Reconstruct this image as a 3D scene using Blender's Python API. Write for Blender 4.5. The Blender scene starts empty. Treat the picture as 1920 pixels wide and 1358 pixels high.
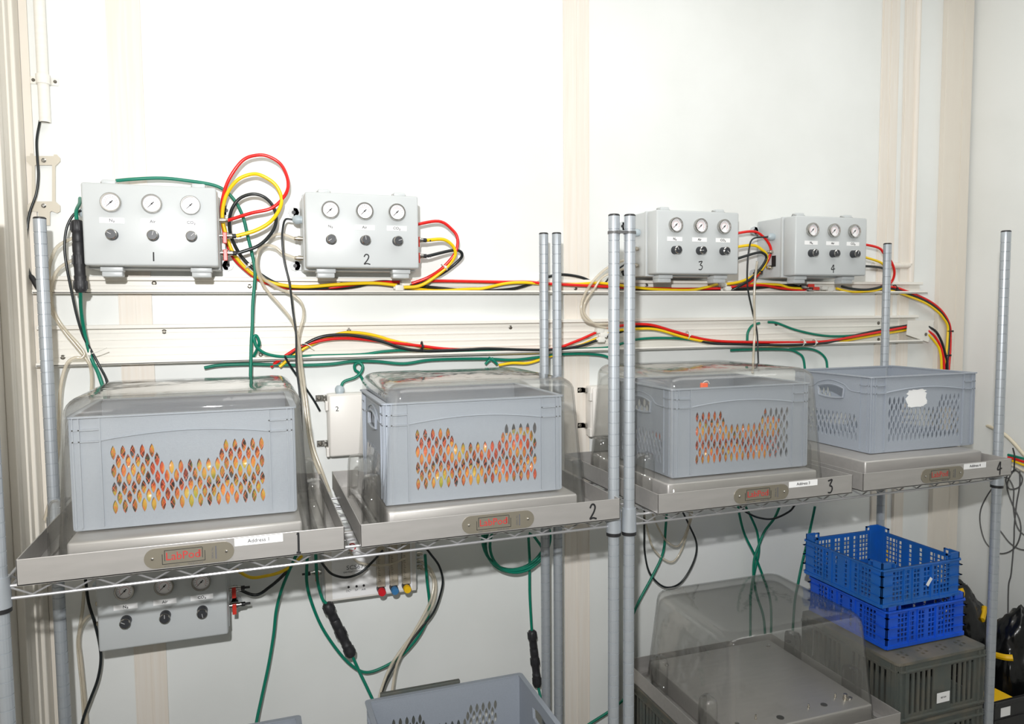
import bpy, bmesh, math, random
from mathutils import Vector, Matrix, noise
random.seed(7)
PI = math.pi
scene = bpy.context.scene
COL = scene.collection

# ---------------------------------------------------------------- camera
F, YAW, PITCH, ROLL = 1398.03, 0.33903, 0.06823, -0.00808
CAM = Vector((0.0, -2.120, 1.670))
fwd = Vector((math.sin(YAW)*math.cos(PITCH), math.cos(YAW)*math.cos(PITCH), -math.sin(PITCH)))
r0 = Vector((math.cos(YAW), -math.sin(YAW), 0.0))
u0 = r0.cross(fwd)
rgt = r0*math.cos(ROLL) + u0*math.sin(ROLL)
upv = -r0*math.sin(ROLL) + u0*math.cos(ROLL)
cd = bpy.data.cameras.new('camera')
cam = bpy.data.objects.new('camera', cd); COL.objects.link(cam)
cd.sensor_fit = 'HORIZONTAL'; cd.sensor_width = 36.0; cd.lens = F*36.0/1920.0
cd.clip_start = 0.01
m = Matrix.Identity(4)
for i, v in enumerate((rgt, upv, -fwd)):
    for j in range(3): m[j][i] = v[j]
m.translation = CAM
cam.matrix_world = m
scene.camera = cam

# ---------------------------------------------------------------- light and exposure
scene.view_settings.view_transform = 'Standard'
scene.view_settings.look = 'None'
scene.view_settings.gamma = 1.0
scene.view_settings.use_curve_mapping = False
scene.view_settings.exposure = 0.0
w = bpy.data.worlds.new('world'); scene.world = w; w.use_nodes = True
w.node_tree.nodes['Background'].inputs[0].default_value = (1, 1, 1, 1)
w.node_tree.nodes['Background'].inputs[1].default_value = 0.3

def lamp(name, kind, loc, energy, size, rot=None, color=(1, 1, 1), size_y=None):
    l = bpy.data.lights.new(name, kind); l.energy = energy; l.color = color
    if kind == 'AREA':
        l.size = size
        if size_y: l.shape = 'RECTANGLE'; l.size_y = size_y
    elif kind in ('POINT', 'SPOT'): l.shadow_soft_size = size
    o = bpy.data.objects.new(name, l); COL.objects.link(o); o.location = loc
    if rot: o.rotation_euler = rot
    return o
# the photographer's flash, a little above and behind the lens
FL = lamp('flash', 'SPOT', (-0.09, -2.20, 1.94), 152.0, 0.02)
FL.data.spot_size = math.radians(150); FL.data.spot_blend = 1.0
FL.rotation_euler = Vector((0.36, 1.0, 0.06)).to_track_quat('-Z', 'Y').to_euler()
# broad unseen overhead light, placed to fill the upper right of the wall
lamp('ceiling_fill_light', 'AREA', (1.25, -1.2, 3.02), 17.0, 2.6, (0, 0, 0), (1.0, 0.99, 0.97), 0.9)

# ---------------------------------------------------------------- helpers
def ray(x, y): return fwd + rgt*((x-960.0)/F) + upv*((679.0-y)/F)
def at(x, y, Y):
    d = ray(x, y); return CAM + d*((Y-CAM.y)/d.y)
def atz(x, y, Z):
    d = ray(x, y); return CAM + d*((Z-CAM.z)/d.z)
def P(x, y, d): return at(x, y, -d)        # a point standing d metres off the back wall

def node_mat(name):
    mt = bpy.data.materials.new(name); mt.use_nodes = True
    nt = mt.node_tree; return mt, nt, nt.nodes, nt.links, nt.nodes['Principled BSDF']
def S(h):   # sRGB 0-255 to linear
    return tuple((c/255/12.92 if c <= 10 else ((c/255+0.055)/1.055)**2.4) for c in h)
def mat(name, rgb, rough=0.5, metal=0.0, var=0.0, scale=40.0, bump=0.0, spec=0.5, stretch=None, var_rgb=None, detail=4.0, thr=None):
    mt, nt, N, L, b = node_mat(name)
    c = S(rgb) + (1,)
    b.inputs['Base Color'].default_value = c
    b.inputs['Roughness'].default_value = rough; b.inputs['Metallic'].default_value = metal
    b.inputs['Specular IOR Level'].default_value = spec
    if var or bump:
        tc = N.new('ShaderNodeTexCoord'); mp = N.new('ShaderNodeMapping'); nz = N.new('ShaderNodeTexNoise')
        L.new(tc.outputs['Object'], mp.inputs[0]); L.new(mp.outputs[0], nz.inputs[0])
        if stretch: mp.inputs['Scale'].default_value = stretch
        nz.inputs['Scale'].default_value = scale; nz.inputs['Detail'].default_value = detail
        if var:
            rp = N.new('ShaderNodeValToRGB')
            lo, hi = (0.3, 0.7) if thr is None else thr
            rp.color_ramp.elements[0].position = lo; rp.color_ramp.elements[1].position = hi
            c2 = (S(var_rgb)+(1,)) if var_rgb else tuple(v*(1-var) for v in c[:3])+(1,)
            rp.color_ramp.elements[0].color = c2; rp.color_ramp.elements[1].color = c
            L.new(nz.outputs[0], rp.inputs[0]); L.new(rp.outputs[0], b.inputs['Base Color'])
        if bump:
            bp = N.new('ShaderNodeBump'); bp.inputs['Strength'].default_value = bump; bp.inputs['Distance'].default_value = 0.002
            L.new(nz.outputs[0], bp.inputs['Height']); L.new(bp.outputs[0], b.inputs['Normal'])
    return mt
def clear_mat(name, tint, haze, haze_rgb, rough=0.04, graze=0.80):
    mt, nt, N, L, b = node_mat(name)
    out = N['Material Output']; N.remove(b)
    tr = N.new('ShaderNodeBsdfTransparent'); tr.inputs[0].default_value = tint+(1,)
    gl = N.new('ShaderNodeBsdfGlossy'); gl.inputs['Roughness'].default_value = rough
    df = N.new('ShaderNodeBsdfDiffuse'); df.inputs[0].default_value = S(haze_rgb)+(1,)
    fr = N.new('ShaderNodeFresnel')
    ge = N.new('ShaderNodeNewGeometry'); io = N.new('ShaderNodeMapRange')     # same reflectance met from either side
    io.inputs['To Min'].default_value = 1.49; io.inputs['To Max'].default_value = 1/1.49
    L.new(ge.outputs['Backfacing'], io.inputs['Value']); L.new(io.outputs['Result'], fr.inputs[0])
    tc = N.new('ShaderNodeTexCoord'); nz = N.new('ShaderNodeTexNoise'); nz.inputs['Scale'].default_value = 9.0; nz.inputs['Detail'].default_value = 3
    bp = N.new('ShaderNodeBump'); bp.inputs['Strength'].default_value = 0.25; bp.inputs['Distance'].default_value = 0.01
    L.new(tc.outputs['Object'], nz.inputs[0]); L.new(nz.outputs[0], bp.inputs['Height'])
    L.new(bp.outputs[0], gl.inputs['Normal'])
    lw = N.new('ShaderNodeLayerWeight'); lw.inputs[0].default_value = 0.5     # longer way through the sheet at grazing angles
    cr = N.new('ShaderNodeValToRGB'); cr.color_ramp.elements[0].position = 0.45; cr.color_ramp.elements[1].position = 1.0
    cr.color_ramp.elements[0].color = tint+(1,); cr.color_ramp.elements[1].color = tuple(q*graze for q in tint)+(1,)
    L.new(lw.outputs['Facing'], cr.inputs[0]); L.new(cr.outputs[0], tr.inputs[0])
    m1 = N.new('ShaderNodeMixShader'); m2 = N.new('ShaderNodeMixShader')
    mm = N.new('ShaderNodeMath'); mm.operation = 'MULTIPLY'; mm.inputs[1].default_value = haze*2
    L.new(nz.outputs[0], mm.inputs[0]); L.new(mm.outputs[0], m1.inputs[0])
    L.new(tr.outputs[0], m1.inputs[1]); L.new(df.outputs[0], m1.inputs[2])
    L.new(fr.outputs[0], m2.inputs[0]); L.new(m1.outputs[0], m2.inputs[1]); L.new(gl.outputs[0], m2.inputs[2])
    L.new(m2.outputs[0], out.inputs[0])
    return mt
def apple_mat():
    mt, nt, N, L, b = node_mat('apple_skin')
    tc = N.new('ShaderNodeTexCoord'); oi = N.new('ShaderNodeObjectInfo')
    va = N.new('ShaderNodeVectorMath'); va.operation = 'ADD'
    sc = N.new('ShaderNodeVectorMath'); sc.operation = 'SCALE'; sc.inputs['Scale'].default_value = 7.0
    L.new(oi.outputs['Location'], sc.inputs[0])
    L.new(tc.outputs['Object'], va.inputs[0]); L.new(sc.outputs[0], va.inputs[1])
    n1 = N.new('ShaderNodeTexNoise'); n1.inputs['Scale'].default_value = 17; n1.inputs['Detail'].default_value = 3
    mp = N.new('ShaderNodeMapping'); mp.inputs['Scale'].default_value = (1, 1, 0.12)
    n2 = N.new('ShaderNodeTexNoise'); n2.inputs['Scale'].default_value = 170; n2.inputs['Detail'].default_value = 3
    L.new(va.outputs[0], n1.inputs[0]); L.new(va.outputs[0], mp.inputs[0]); L.new(mp.outputs[0], n2.inputs[0])
    mx = N.new('ShaderNodeMath'); mx.operation = 'MULTIPLY_ADD'; mx.inputs[1].default_value = 0.35
    L.new(n2.outputs[0], mx.inputs[0]); L.new(n1.outputs[0], mx.inputs[2])
    rp = N.new('ShaderNodeValToRGB'); e = rp.color_ramp.elements
    e[0].position = 0.55; e[0].color = S((214, 78, 32))+(1,)
    e[1].position = 0.85; e[1].color = S((176, 176, 40))+(1,)
    x = e.new(0.63); x.color = S((234, 138, 42))+(1,)
    x = e.new(0.73); x.color = S((228, 180, 58))+(1,)
    L.new(mx.outputs[0], rp.inputs[0]); L.new(rp.outputs[0], b.inputs['Base Color'])
    b.inputs['Roughness'].default_value = 0.3
    return mt
def wall_mat():
    mt, nt, N, L, b = node_mat('white_wall_panel')
    tc = N.new('ShaderNodeTexCoord')
    nz = N.new('ShaderNodeTexNoise'); nz.inputs['Scale'].default_value = 2.2; nz.inputs['Detail'].default_value = 5
    L.new(tc.outputs['Object'], nz.inputs[0])
    rp = N.new('ShaderNodeValToRGB'); e = rp.color_ramp.elements
    e[0].position = 0.3; e[0].color = S((229, 231, 228))+(1,); e[1].position = 0.62; e[1].color = S((238, 240, 238))+(1,)
    L.new(nz.outputs[0], rp.inputs[0])
    vo = N.new('ShaderNodeTexVoronoi'); vo.inputs['Scale'].default_value = 3.1
    L.new(tc.outputs['Object'], vo.inputs[0])
    lt = N.new('ShaderNodeMath'); lt.operation = 'LESS_THAN'; lt.inputs[1].default_value = 0.009
    L.new(vo.outputs['Distance'], lt.inputs[0])
    mx = N.new('ShaderNodeMix'); mx.data_type = 'RGBA'
    L.new(lt.outputs[0], mx.inputs['Factor']); L.new(rp.outputs[0], mx.inputs['A']); mx.inputs['B'].default_value = S((110, 100, 90))+(1,)
    L.new(mx.outputs['Result'], b.inputs['Base Color'])
    b.inputs['Roughness'].default_value = 0.35
    return mt

M = dict(
    wall=wall_mat(), plain=mat('plain_cream', (231, 225, 214), 0.5),
    cream=mat('cream_trim', (236, 230, 221), 0.45, var=0.03, scale=6, stretch=(20, 20, 0.8), var_rgb=(231, 222, 210)),
    dirty=mat('grimy_cream_trim', (230, 223, 211), 0.5, var=0.1, scale=7, stretch=(5, 5, 0.8), var_rgb=(228, 220, 208)),
    trunk=mat('white_pvc', (240, 237, 229), 0.35, var=0.05, scale=5, stretch=(1, 6, 30)),
    floor=mat('concrete_floor', (150, 146, 138), 0.8, var=0.25, scale=6),
    box=mat('light_grey_enclosure', (199, 203, 204), 0.35, var=0.03, scale=8),
    box2=mat('pale_enclosure', (232, 228, 222), 0.4),
    label=mat('white_label', (246, 246, 246), 0.5),
    dial=mat('white_dial', (246, 244, 246), 0.3),
    chrome=mat('chrome', (184, 182, 178), 0.14, 1.0),
    rod=mat('chromed_rod', (186, 186, 188), 0.36, 0.6),
    nickel=mat('nickel_fitting', (200, 192, 178), 0.25, 1.0),
    post=mat('grey_zinc_post', (178, 184, 190), 0.4, 0.45, var=0.04, scale=30),
    steel=mat('brushed_stainless', (184, 181, 178), 0.40, 0.5, var=0.08, scale=14, stretch=(1, 6, 6)),
    plate=mat('taupe_nameplate', (142, 136, 122), 0.4, 0.5),
    crate=mat('grey_crate_plastic', (160, 167, 177), 0.45, var=0.06, scale=380, bump=0.12, detail=2),
    crate_in=mat('dark_crate_plastic', (86, 92, 88), 0.6, var=0.3, scale=18, var_rgb=(102, 98, 88), thr=(.25,.6)),
    lid=mat('dusty_dark_lid', (92, 94, 88), 0.75, var=0.3, scale=14, var_rgb=(122, 114, 100), thr=(.25,.6)),
    blue=mat('blue_crate_plastic', (24, 104, 200), 0.4, var=0.25, scale=16, var_rgb=(36, 100, 172)),
    blue2=mat('bright_blue_crate_plastic', (26, 96, 226), 0.4, var=0.2, scale=16, var_rgb=(24, 82, 196)),
    black=mat('black_plastic', (34, 34, 36), 0.45),
    rubber=mat('black_connector', (42, 42, 45), 0.5, var=0.2, scale=60),
    knob=mat('dark_knob', (52, 54, 58), 0.4),
    white=mat('white_mark', (240, 240, 240), 0.5),
    ink=mat('black_marker', (28, 28, 30), 0.6),
    inkg=mat('grey_print', (92, 92, 98), 0.6),
    red=mat('red_hose', (226, 28, 24), 0.25), yellow=mat('yellow_hose', (246, 206, 14), 0.28),
    hblack=mat('black_hose', (30, 36, 38), 0.28), green=mat('green_cable', (0, 122, 98), 0.4),
    grey=mat('grey_cable', (92, 92, 92), 0.5), creamhose=mat('cream_hose', (226, 216, 192), 0.4),
    redlever=mat('red_lever', (222, 58, 44), 0.35), redprint=mat('red_print', (190, 52, 52), 0.5),
    bag=mat('black_bag_film', (16, 17, 18), 0.22, var=0.4, scale=25, bump=1.0),
    tie=mat('nylon_tie', (232, 230, 222), 0.4), ytie=mat('yellow_tie', (240, 190, 10), 0.5),
    bracket=mat('beige_bracket', (206, 198, 182), 0.5), gland=mat('grey_gland', (176, 188, 194), 0.4),
    screw=mat('dull_screw', (120, 116, 108), 0.4, 0.8),
    kred=mat('red_knob', (206, 30, 40), 0.35), kblue=mat('blue_knob', (60, 120, 170), 0.35), kyel=mat('yellow_knob', (240, 190, 20), 0.35),
    apple=apple_mat(), net=mat('orange_net', (255, 110, 60), 0.5),
    clear=clear_mat('clear_dome_plastic', (0.978, 0.978, 0.972), 0.026, (214, 212, 206)),
    tube=clear_mat('clear_tube', (0.90, 0.88, 0.82), 0.42, (232, 222, 204), 0.15),
    gaugeglass=clear_mat('gauge_glass', (0.97, 0.97, 0.97), 0.01, (230, 230, 230), 0.02),
)

class MB:
    def __init__(s): s.v = []; s.f = []
    def add(s, vs, fs):
        o = len(s.v); s.v += [Vector(q) for q in vs]; s.f += [tuple(i+o for i in q) for q in fs]; return s
    def box(s, x0, x1, y0, y1, z0, z1, bev=0.0):
        x0, x1 = min(x0, x1), max(x0, x1); y0, y1 = min(y0, y1), max(y0, y1); z0, z1 = min(z0, z1), max(z0, z1)
        if bev <= 0:
            return s.add([(x, y, z) for z in (z0, z1) for y in (y0, y1) for x in (x0, x1)],
                         [(0, 2, 3, 1), (4, 5, 7, 6), (0, 1, 5, 4), (2, 6, 7, 3), (0, 4, 6, 2), (1, 3, 7, 5)])
        bm = bmesh.new(); bmesh.ops.create_cube(bm, size=1)
        for v in bm.verts:
            v.co = Vector(((x0+x1)/2+v.co.x*(x1-x0), (y0+y1)/2+v.co.y*(y1-y0), (z0+z1)/2+v.co.z*(z1-z0)))
        bmesh.ops.bevel(bm, geom=bm.edges[:], offset=bev, segments=2, profile=0.5, affect='EDGES')
        return s.bm(bm)
    def bm(s, bm):
        bm.verts.index_update()
        s.add([v.co.copy() for v in bm.verts], [tuple(v.index for v in f.verts) for f in bm.faces]); bm.free(); return s
    def lathe(s, prof, c, axis, n=20, cap=True):
        a = Vector(axis).normalized(); t = a.orthogonal().normalized(); b = a.cross(t); c = Vector(c)
        vs = []; fs = []
        for (r, h) in prof:
            for k in range(n):
                q = 2*PI*k/n; vs.append(c+a*h+(t*math.cos(q)+b*math.sin(q))*r)
        for i in range(len(prof)-1):
            for k in range(n):
                k2 = (k+1) % n; fs.append((i*n+k, i*n+k2, (i+1)*n+k2, (i+1)*n+k))
        if cap:
            fs.append(tuple(range(n-1, -1, -1))); o = (len(prof)-1)*n; fs.append(tuple(o+k for k in range(n)))
        return s.add(vs, fs)
    def cyl(s, p0, p1, r, n=12):
        p0 = Vector(p0); p1 = Vector(p1); h = (p1-p0).length
        return s.lathe([(r, 0), (r, h)], p0, p1-p0, n)
    def tube(s, pts, r, n=8, closed=False):
        pts = [Vector(q) for q in pts]; N_ = len(pts); vs = []; fs = []
        T = []
        for i in range(N_):
            if closed: d = pts[(i+1) % N_]-pts[i-1]
            else: d = pts[min(i+1, N_-1)]-pts[max(i-1, 0)]
            T.append(d.normalized() if d.length > 1e-9 else Vector((0, 0, 1)))
        nrm = T[0].orthogonal().normalized()
        for i in range(N_):
            nrm = nrm-T[i]*nrm.dot(T[i]); nrm = nrm.normalized() if nrm.length > 1e-6 else T[i].orthogonal().normalized()
            b = T[i].cross(nrm)
            for k in range(n):
                q = 2*PI*k/n; vs.append(pts[i]+(nrm*math.cos(q)+b*math.sin(q))*r)
        for i in range(N_ if closed else N_-1):
            j = (i+1) % N_
            for k in range(n):
                k2 = (k+1) % n; fs.append((i*n+k, i*n+k2, j*n+k2, j*n+k))
        if not closed:
            fs.append(tuple(range(n-1, -1, -1))); o = (N_-1)*n; fs.append(tuple(o+k for k in range(n)))
        return s.add(vs, fs)
    def xf(s, mtx):
        s.v = [mtx @ q for q in s.v]; return s
    def merge(s, o): return s.add(o.v, o.f)

def catmull(pts, sub=8, closed=False):
    pts = [Vector(p) for p in pts]; n = len(pts); out = []
    if n < 3 and not closed: return [pts[0].lerp(pts[-1], k/4) for k in range(5)]
    for i in range(n if closed else n-1):
        p0 = pts[i-1] if (i > 0 or closed) else pts[0]*2-pts[1]
        p1 = pts[i]; p2 = pts[(i+1) % n]
        p3 = pts[(i+2) % n] if (i+2 < n or closed) else pts[-1]*2-pts[-2]
        for k in range(sub):
            t = k/sub
            out.append(0.5*((2*p1)+(p2-p0)*t+(2*p0-5*p1+4*p2-p3)*t*t+(3*p1-p0-3*p2+p3)*t**3))
    if not closed: out.append(pts[-1])
    return out

ORG = {}
def obj(name, mb, material, parent=None, smooth=False, angle=None):
    me = bpy.data.meshes.new(name)
    org = ORG.get(parent.name, Vector()) if parent else Vector()
    me.from_pydata([tuple(q-org) for q in mb.v], [], mb.f); me.update()
    me.materials.append(M[material] if isinstance(material, str) else material)
    bm = bmesh.new(); bm.from_mesh(me); bmesh.ops.recalc_face_normals(bm, faces=bm.faces[:]); bm.to_mesh(me); bm.free()
    if smooth:
        me.polygons.foreach_set('use_smooth', [True]*len(me.polygons))
        me.set_sharp_from_angle(angle=math.radians(angle or 40))
    o = bpy.data.objects.new(name, me); COL.objects.link(o)
    if parent: o.parent = parent; ORG[o.name] = org
    return o
def tag(o, label, cat, group=None, kind=None):
    o['label'] = label; o['category'] = cat
    if group: o['group'] = group
    if kind: o['kind'] = kind
    return o
def thing(name, label, cat, loc=(0, 0, 0), group=None):
    o = bpy.data.objects.new(name, None); COL.objects.link(o); o.empty_display_size = 0.05
    o.location = loc; ORG[o.name] = Vector(loc)
    return tag(o, label, cat, group)
def single(name, mb, material, label, cat, group=None, smooth=False, loc=None, angle=None):
    loc = Vector(loc) if loc else sum(mb.v, Vector())/len(mb.v)
    mb.v = [q-loc for q in mb.v]
    o = obj(name, mb, material, None, smooth, angle); o.location = loc
    return tag(o, label, cat, group)
def struct(name, mb, material, parent=None, smooth=False):
    o = obj(name, mb, material, parent, smooth)
    if not parent: o['kind'] = 'structure'
    return o
def dup(root, loc, label=None, group=None):
    def cp(o, par):
        c = o.copy(); COL.objects.link(c)
        if par: c.parent = par
        for ch in [q for q in o.children]: cp(ch, c)
        return c
    r = cp(root, None); r.location = loc; ORG[r.name] = Vector(loc)
    if label: r['label'] = label
    if group: r['group'] = group
    return r

def flat(outline, holes, th):
    """A sheet of thickness th in the x-z plane (front face towards -y), cut by real holes."""
    cu = bpy.data.curves.new('sheet', 'CURVE'); cu.dimensions = '2D'; cu.fill_mode = 'BOTH'; cu.extrude = th/2
    for loop in [outline]+holes:
        sp = cu.splines.new('POLY'); sp.points.add(len(loop)-1); sp.use_cyclic_u = True
        for i, (x, z) in enumerate(loop): sp.points[i].co = (x, z, 0, 1)
    o = bpy.data.objects.new('sheet', cu)
    COL.objects.link(o)
    me = o.to_mesh(); mb = MB()
    mb.add([(v.co.x, -v.co.z, v.co.y) for v in me.vertices], [tuple(p.vertices) for p in me.polygons])
    o.to_mesh_clear(); bpy.data.objects.remove(o); bpy.data.curves.remove(cu)
    return mb
def rect(x0, x1, z0, z1): return [(x0, z0), (x1, z0), (x1, z1), (x0, z1)]
def rrect(x0, x1, z0, z1, r, n=5):
    out = []
    for (cx, cz, a0) in ((x1-r, z0+r, -90), (x1-r, z1-r, 0), (x0+r, z1-r, 90), (x0+r, z0+r, 180)):
        for k in range(n+1):
            a = math.radians(a0+90*k/n); out.append((cx+r*math.cos(a), cz+r*math.sin(a)))
    return out
def text(name, s, size, loc, material, parent, sx=1.0, rot=(PI/2, 0, 0), align='CENTER', ext=0.0002, bold=0.0):
    cu = bpy.data.curves.new(name, 'FONT'); cu.body = s; cu.size = size; cu.align_x = align; cu.align_y = 'CENTER'
    cu.extrude = ext; cu.offset = bold; cu.materials.append(M[material]); cu.resolution_u = 3
    tmp = bpy.data.objects.new(name, cu); COL.objects.link(tmp)
    me = bpy.data.meshes.new_from_object(tmp.evaluated_get(bpy.context.evaluated_depsgraph_get()))
    bpy.data.objects.remove(tmp); bpy.data.curves.remove(cu); me.name = name
    o = bpy.data.objects.new(name, me); COL.objects.link(o)
    o.rotation_euler = rot; o.scale = (sx, 1, 1)
    o.location = Vector(loc)-(ORG.get(parent.name, Vector()) if parent else Vector())
    if parent: o.parent = parent; ORG[o.name] = ORG.get(parent.name, Vector())
    return o
GLYPH = {'1': [[(.5, 0), (.52, 1)]], 'I': [[(.3, .02), (.7, .0)], [(.5, 0), (.5, 1), (.42, .95)]],
         '2': [[(.1, .75), (.3, .97), (.6, .97), (.75, .78), (.6, .5), (.3, .22), (.12, .05), (.5, .1), (.95, .02)]],
         '3': [[(.15, .92), (.8, .98), (.45, .58), (.75, .5), (.85, .3), (.6, .05), (.15, .06)]],
         '4': [[(.55, 1), (.1, .42), (.9, .5)], [(.62, 1), (.55, 0)]]}
def scrawl(name, ch, h, c, parent, Y, th=0.0022, wd=0.62):
    mb = MB()
    for st in GLYPH[ch]:
        pts = [Vector((c[0]+(x-.5)*h*wd, Y, c[1]+(z-.5)*h)) for x, z in st]
        mb.tube(catmull(pts, 5), th, 6)
    for q in mb.v: q.y = Y+(q.y-Y)*0.15
    return obj(name, mb, 'ink', parent)

# ================================================================ the room
XL, XR, YB, ZC = -0.517, 2.575, -3.7, 3.1
struct('floor', MB().box(XL-0.1, XR+0.1, YB-0.1, 0.1, -0.1, 0), 'floor')
struct('ceiling', MB().box(XL-0.1, XR+0.1, YB-0.1, 0.1, ZC, ZC+0.1), 'wall')
struct('wall_back', MB().box(XL-0.1, XR+0.1, 0, 0.1, 0, ZC), 'wall')
struct('wall_left', MB().box(XL-0.1, XL, YB, 0, 0, ZC), 'plain')
struct('wall_right', MB().box(XR, XR+0.1, YB, 0, 0, ZC), 'wall')
struct('wall_front', MB().box(XL-0.1, XR+0.1, YB-0.1, YB, 0, ZC), 'wall')
def strip(name, xa, xb, material='cream', d=0.004, y=300, ribs=()):
    a = P(xa, y, d).x; b = P(xb, y, d).x
    mb = MB().box(a, b, -d, 0, 0, ZC, 0.001)
    for (u, wv) in ribs:
        mb.box(a+(b-a)*u-wv/2, a+(b-a)*u+wv/2, -d-0.0018, -d, 0, ZC)
    return struct(name, mb, material)
strip('trim_1', 210, 274, ribs=((0.03, .003), (.5, .002), (.97, .003)))
strip('trim_2', 1057, 1105, ribs=((0.04, .003), (.5, .002), (.97, .003)))
strip('trim_3', 1649, 1681, ribs=((0.05, .003), (.5, .002)))
strip('trim_4', 1694, 1712, d=0.012)
strip('trim_5', 1769, 1818, 'dirty', d=0.02, ribs=((.65, .004),))
strip('trim_6', 48, 64, 'dirty', d=0.006)
# stepped corner profile down the left wall
mb = MB()
mb.box(XL, XL+0.022, -0.055, -0.004, 0, ZC, 0.004); mb.box(XL, XL+0.014, -0.085, -0.055, 0, ZC, 0.003); mb.box(XL, XL+0.010, -0.16, -0.085, 0, ZC, 0.003)
mb.box(XL, XL+0.018, -0.185, -0.16, 0, ZC, 0.003)
struct('trim_7', mb, 'plain')

# ================================================================ cable trunking on the wall
def screw_mb(x, y, z, r=0.006):
    return MB().lathe([(r, 0), (r, 0.0015), (r*0.5, 0.003)], (x, y, z), (0, -1, 0), 10)
def trunking(name, z0, z1, x0, x1, label, dep, screws, ribs):
    t = thing(name, label, 'cable trunking', (x0, 0, z0))
    b = MB().box(x0, x1, -0.008, 0, z0, z1)
    for q in ribs: b.box(x0, x1, -0.0105, -0.008, z0+(z1-z0)*q-0.0016, z0+(z1-z0)*q+0.0016)
    obj('back_plate', b, 'trunk', t)
    obj('top_lip', MB().box(x0, x1, -0.024, -0.008, z1-0.010, z1, 0.0015), 'trunk', t)
    obj('bottom_ledge', MB().box(x0, x1, -dep, -0.008, z0, z0+0.003).box(x0, x1, -dep, -dep+0.004, z0, z0+0.009, 0.001), 'trunk', t)
    for (px, py) in screws:
        s = P(px, py, 0.008)
        obj('screw', screw_mb(s.x, -0.008, min(max(s.z, z0+0.012), z1-0.016)), 'screw', t)
    return t
xe = P(1733, 560, 0.03).x
trunking('cable_trunking', 1.7215, 1.7645, XL+0.03, xe, 'narrow white cable trunking under the four wall boxes', 0.045,
         [(70, 527), (289, 527), (468, 537), (640, 529), (1079, 541), (1212, 535), (1660, 545)], (.5,))
trunking('cable_trunking', 1.5445, 1.6435, XL+0.03, P(1725, 620, 0.03).x, 'wide white cable trunking just above the clear domes', 0.045,
         [(118, 670), (308, 622), (489, 665), (654, 619), (957, 614), (1647, 606), (1647, 638), (1455, 608)], (.22, .42, .62, .8))
# loose cover plate at the right end of the lower trunking
t = thing('cover_plate', 'small tilted white cover plate at the right end of the lower trunking', 'cover plate', P(1722, 620, 0.05))
q = [P(1703, 601, 0.052), P(1752, 601, 0.03), P(1741, 642, 0.03), P(1700, 628, 0.052)]
mb = MB().add(q+[v+Vector((0, 0.003, 0)) for v in q], [(0, 1, 2, 3), (7, 6, 5, 4), (0, 4, 5, 1), (1, 5, 6, 2), (2, 6, 7, 3), (3, 7, 4, 0)])
obj('plate', mb, 'trunk', t); s = P(1736, 627, 0.036); obj('screw', screw_mb(s.x, s.y, s.z), 'screw', t)
# moulded white duct on the wall right of box 4
a = P(1640, 497, 0.02); b = P(1712, 497, 0.02)
pts = [Vector((a.x, -.012, a.z)), Vector((b.x-.03, -.012, a.z)), Vector((b.x-.008, -.012, a.z+.008)), Vector((b.x, -.012, a.z+.03)), Vector((b.x, -.012, ZC-.01))]
single('wall_duct', MB().tube(catmull(pts, 6), 0.011, 10), 'cream', 'cream pipe duct that turns up the wall right of box 4', 'pipe duct', smooth=True)

# conduit and its cable, top left
c0 = P(80, 0, 0.016); c1 = P(78, 229, 0.016); cx = (c0.x+c1.x)/2
t = thing('conduit_pipe', 'white conduit pipe running down the wall at top left', 'conduit', (cx, -0.016, c1.z))
obj('pipe', MB().lathe([(0.0095, 0), (0.0125, 0), (0.0125, ZC-c1.z)], (cx, -0.016, c1.z), (0, 0, 1), 20, False), 'trunk', t, True)
zz = P(80, 149, 0.016).z
mb = MB().lathe([(0.0125, -0.011), (0.0155, -0.011), (0.0155, 0.011), (0.0125, 0.011)], (cx, -0.016, zz), (0, 0, 1), 20, False)
mb.box(cx-0.030, cx-0.013, -0.004, 0, zz-0.009, zz+0.009, .002); mb.box(cx+0.013, cx+0.030, -0.004, 0, zz-0.009, zz+0.009, .002)
k = obj('clip', mb, 'trunk', t, True)
for sx in (-1, 1): obj('screw', screw_mb(cx+sx*0.023, -0.004, zz, .004), 'screw', k)
# beige bracket
t = thing('mounting_bracket', 'beige plastic mounting bracket on the wall left of box 1', 'bracket', P(81, 345, 0.006))
def pz(px, py): v = P(px, py, 0.006); return (v.x, v.z)
outl = [pz(*q) for q in ((50, 293), (57, 293), (57, 288), (62, 288), (62, 293), (101, 293), (101, 290), (107, 290), (113, 297), (113, 303), (104, 312), (104, 378), (113, 386), (113, 397), (107, 400), (97, 396), (94, 398), (94, 423), (72, 423), (72, 398), (62, 396), (56, 399), (50, 394), (50, 386), (60, 378), (60, 312), (50, 303))]
fl = flat(outl, [[pz(*q) for q in ((66, 310), (98, 310), (98, 378), (66, 378))]], 0.005); fl.v = [q+Vector((0, -0.006, 0)) for q in fl.v]
obj('plate', fl, 'bracket', t)
for (px, py) in ((82, 301), (82, 386)):
    s = P(px, py, .0085); obj('screw', screw_mb(s.x, -0.0085, s.z, .0055), 'chrome', t)

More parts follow.
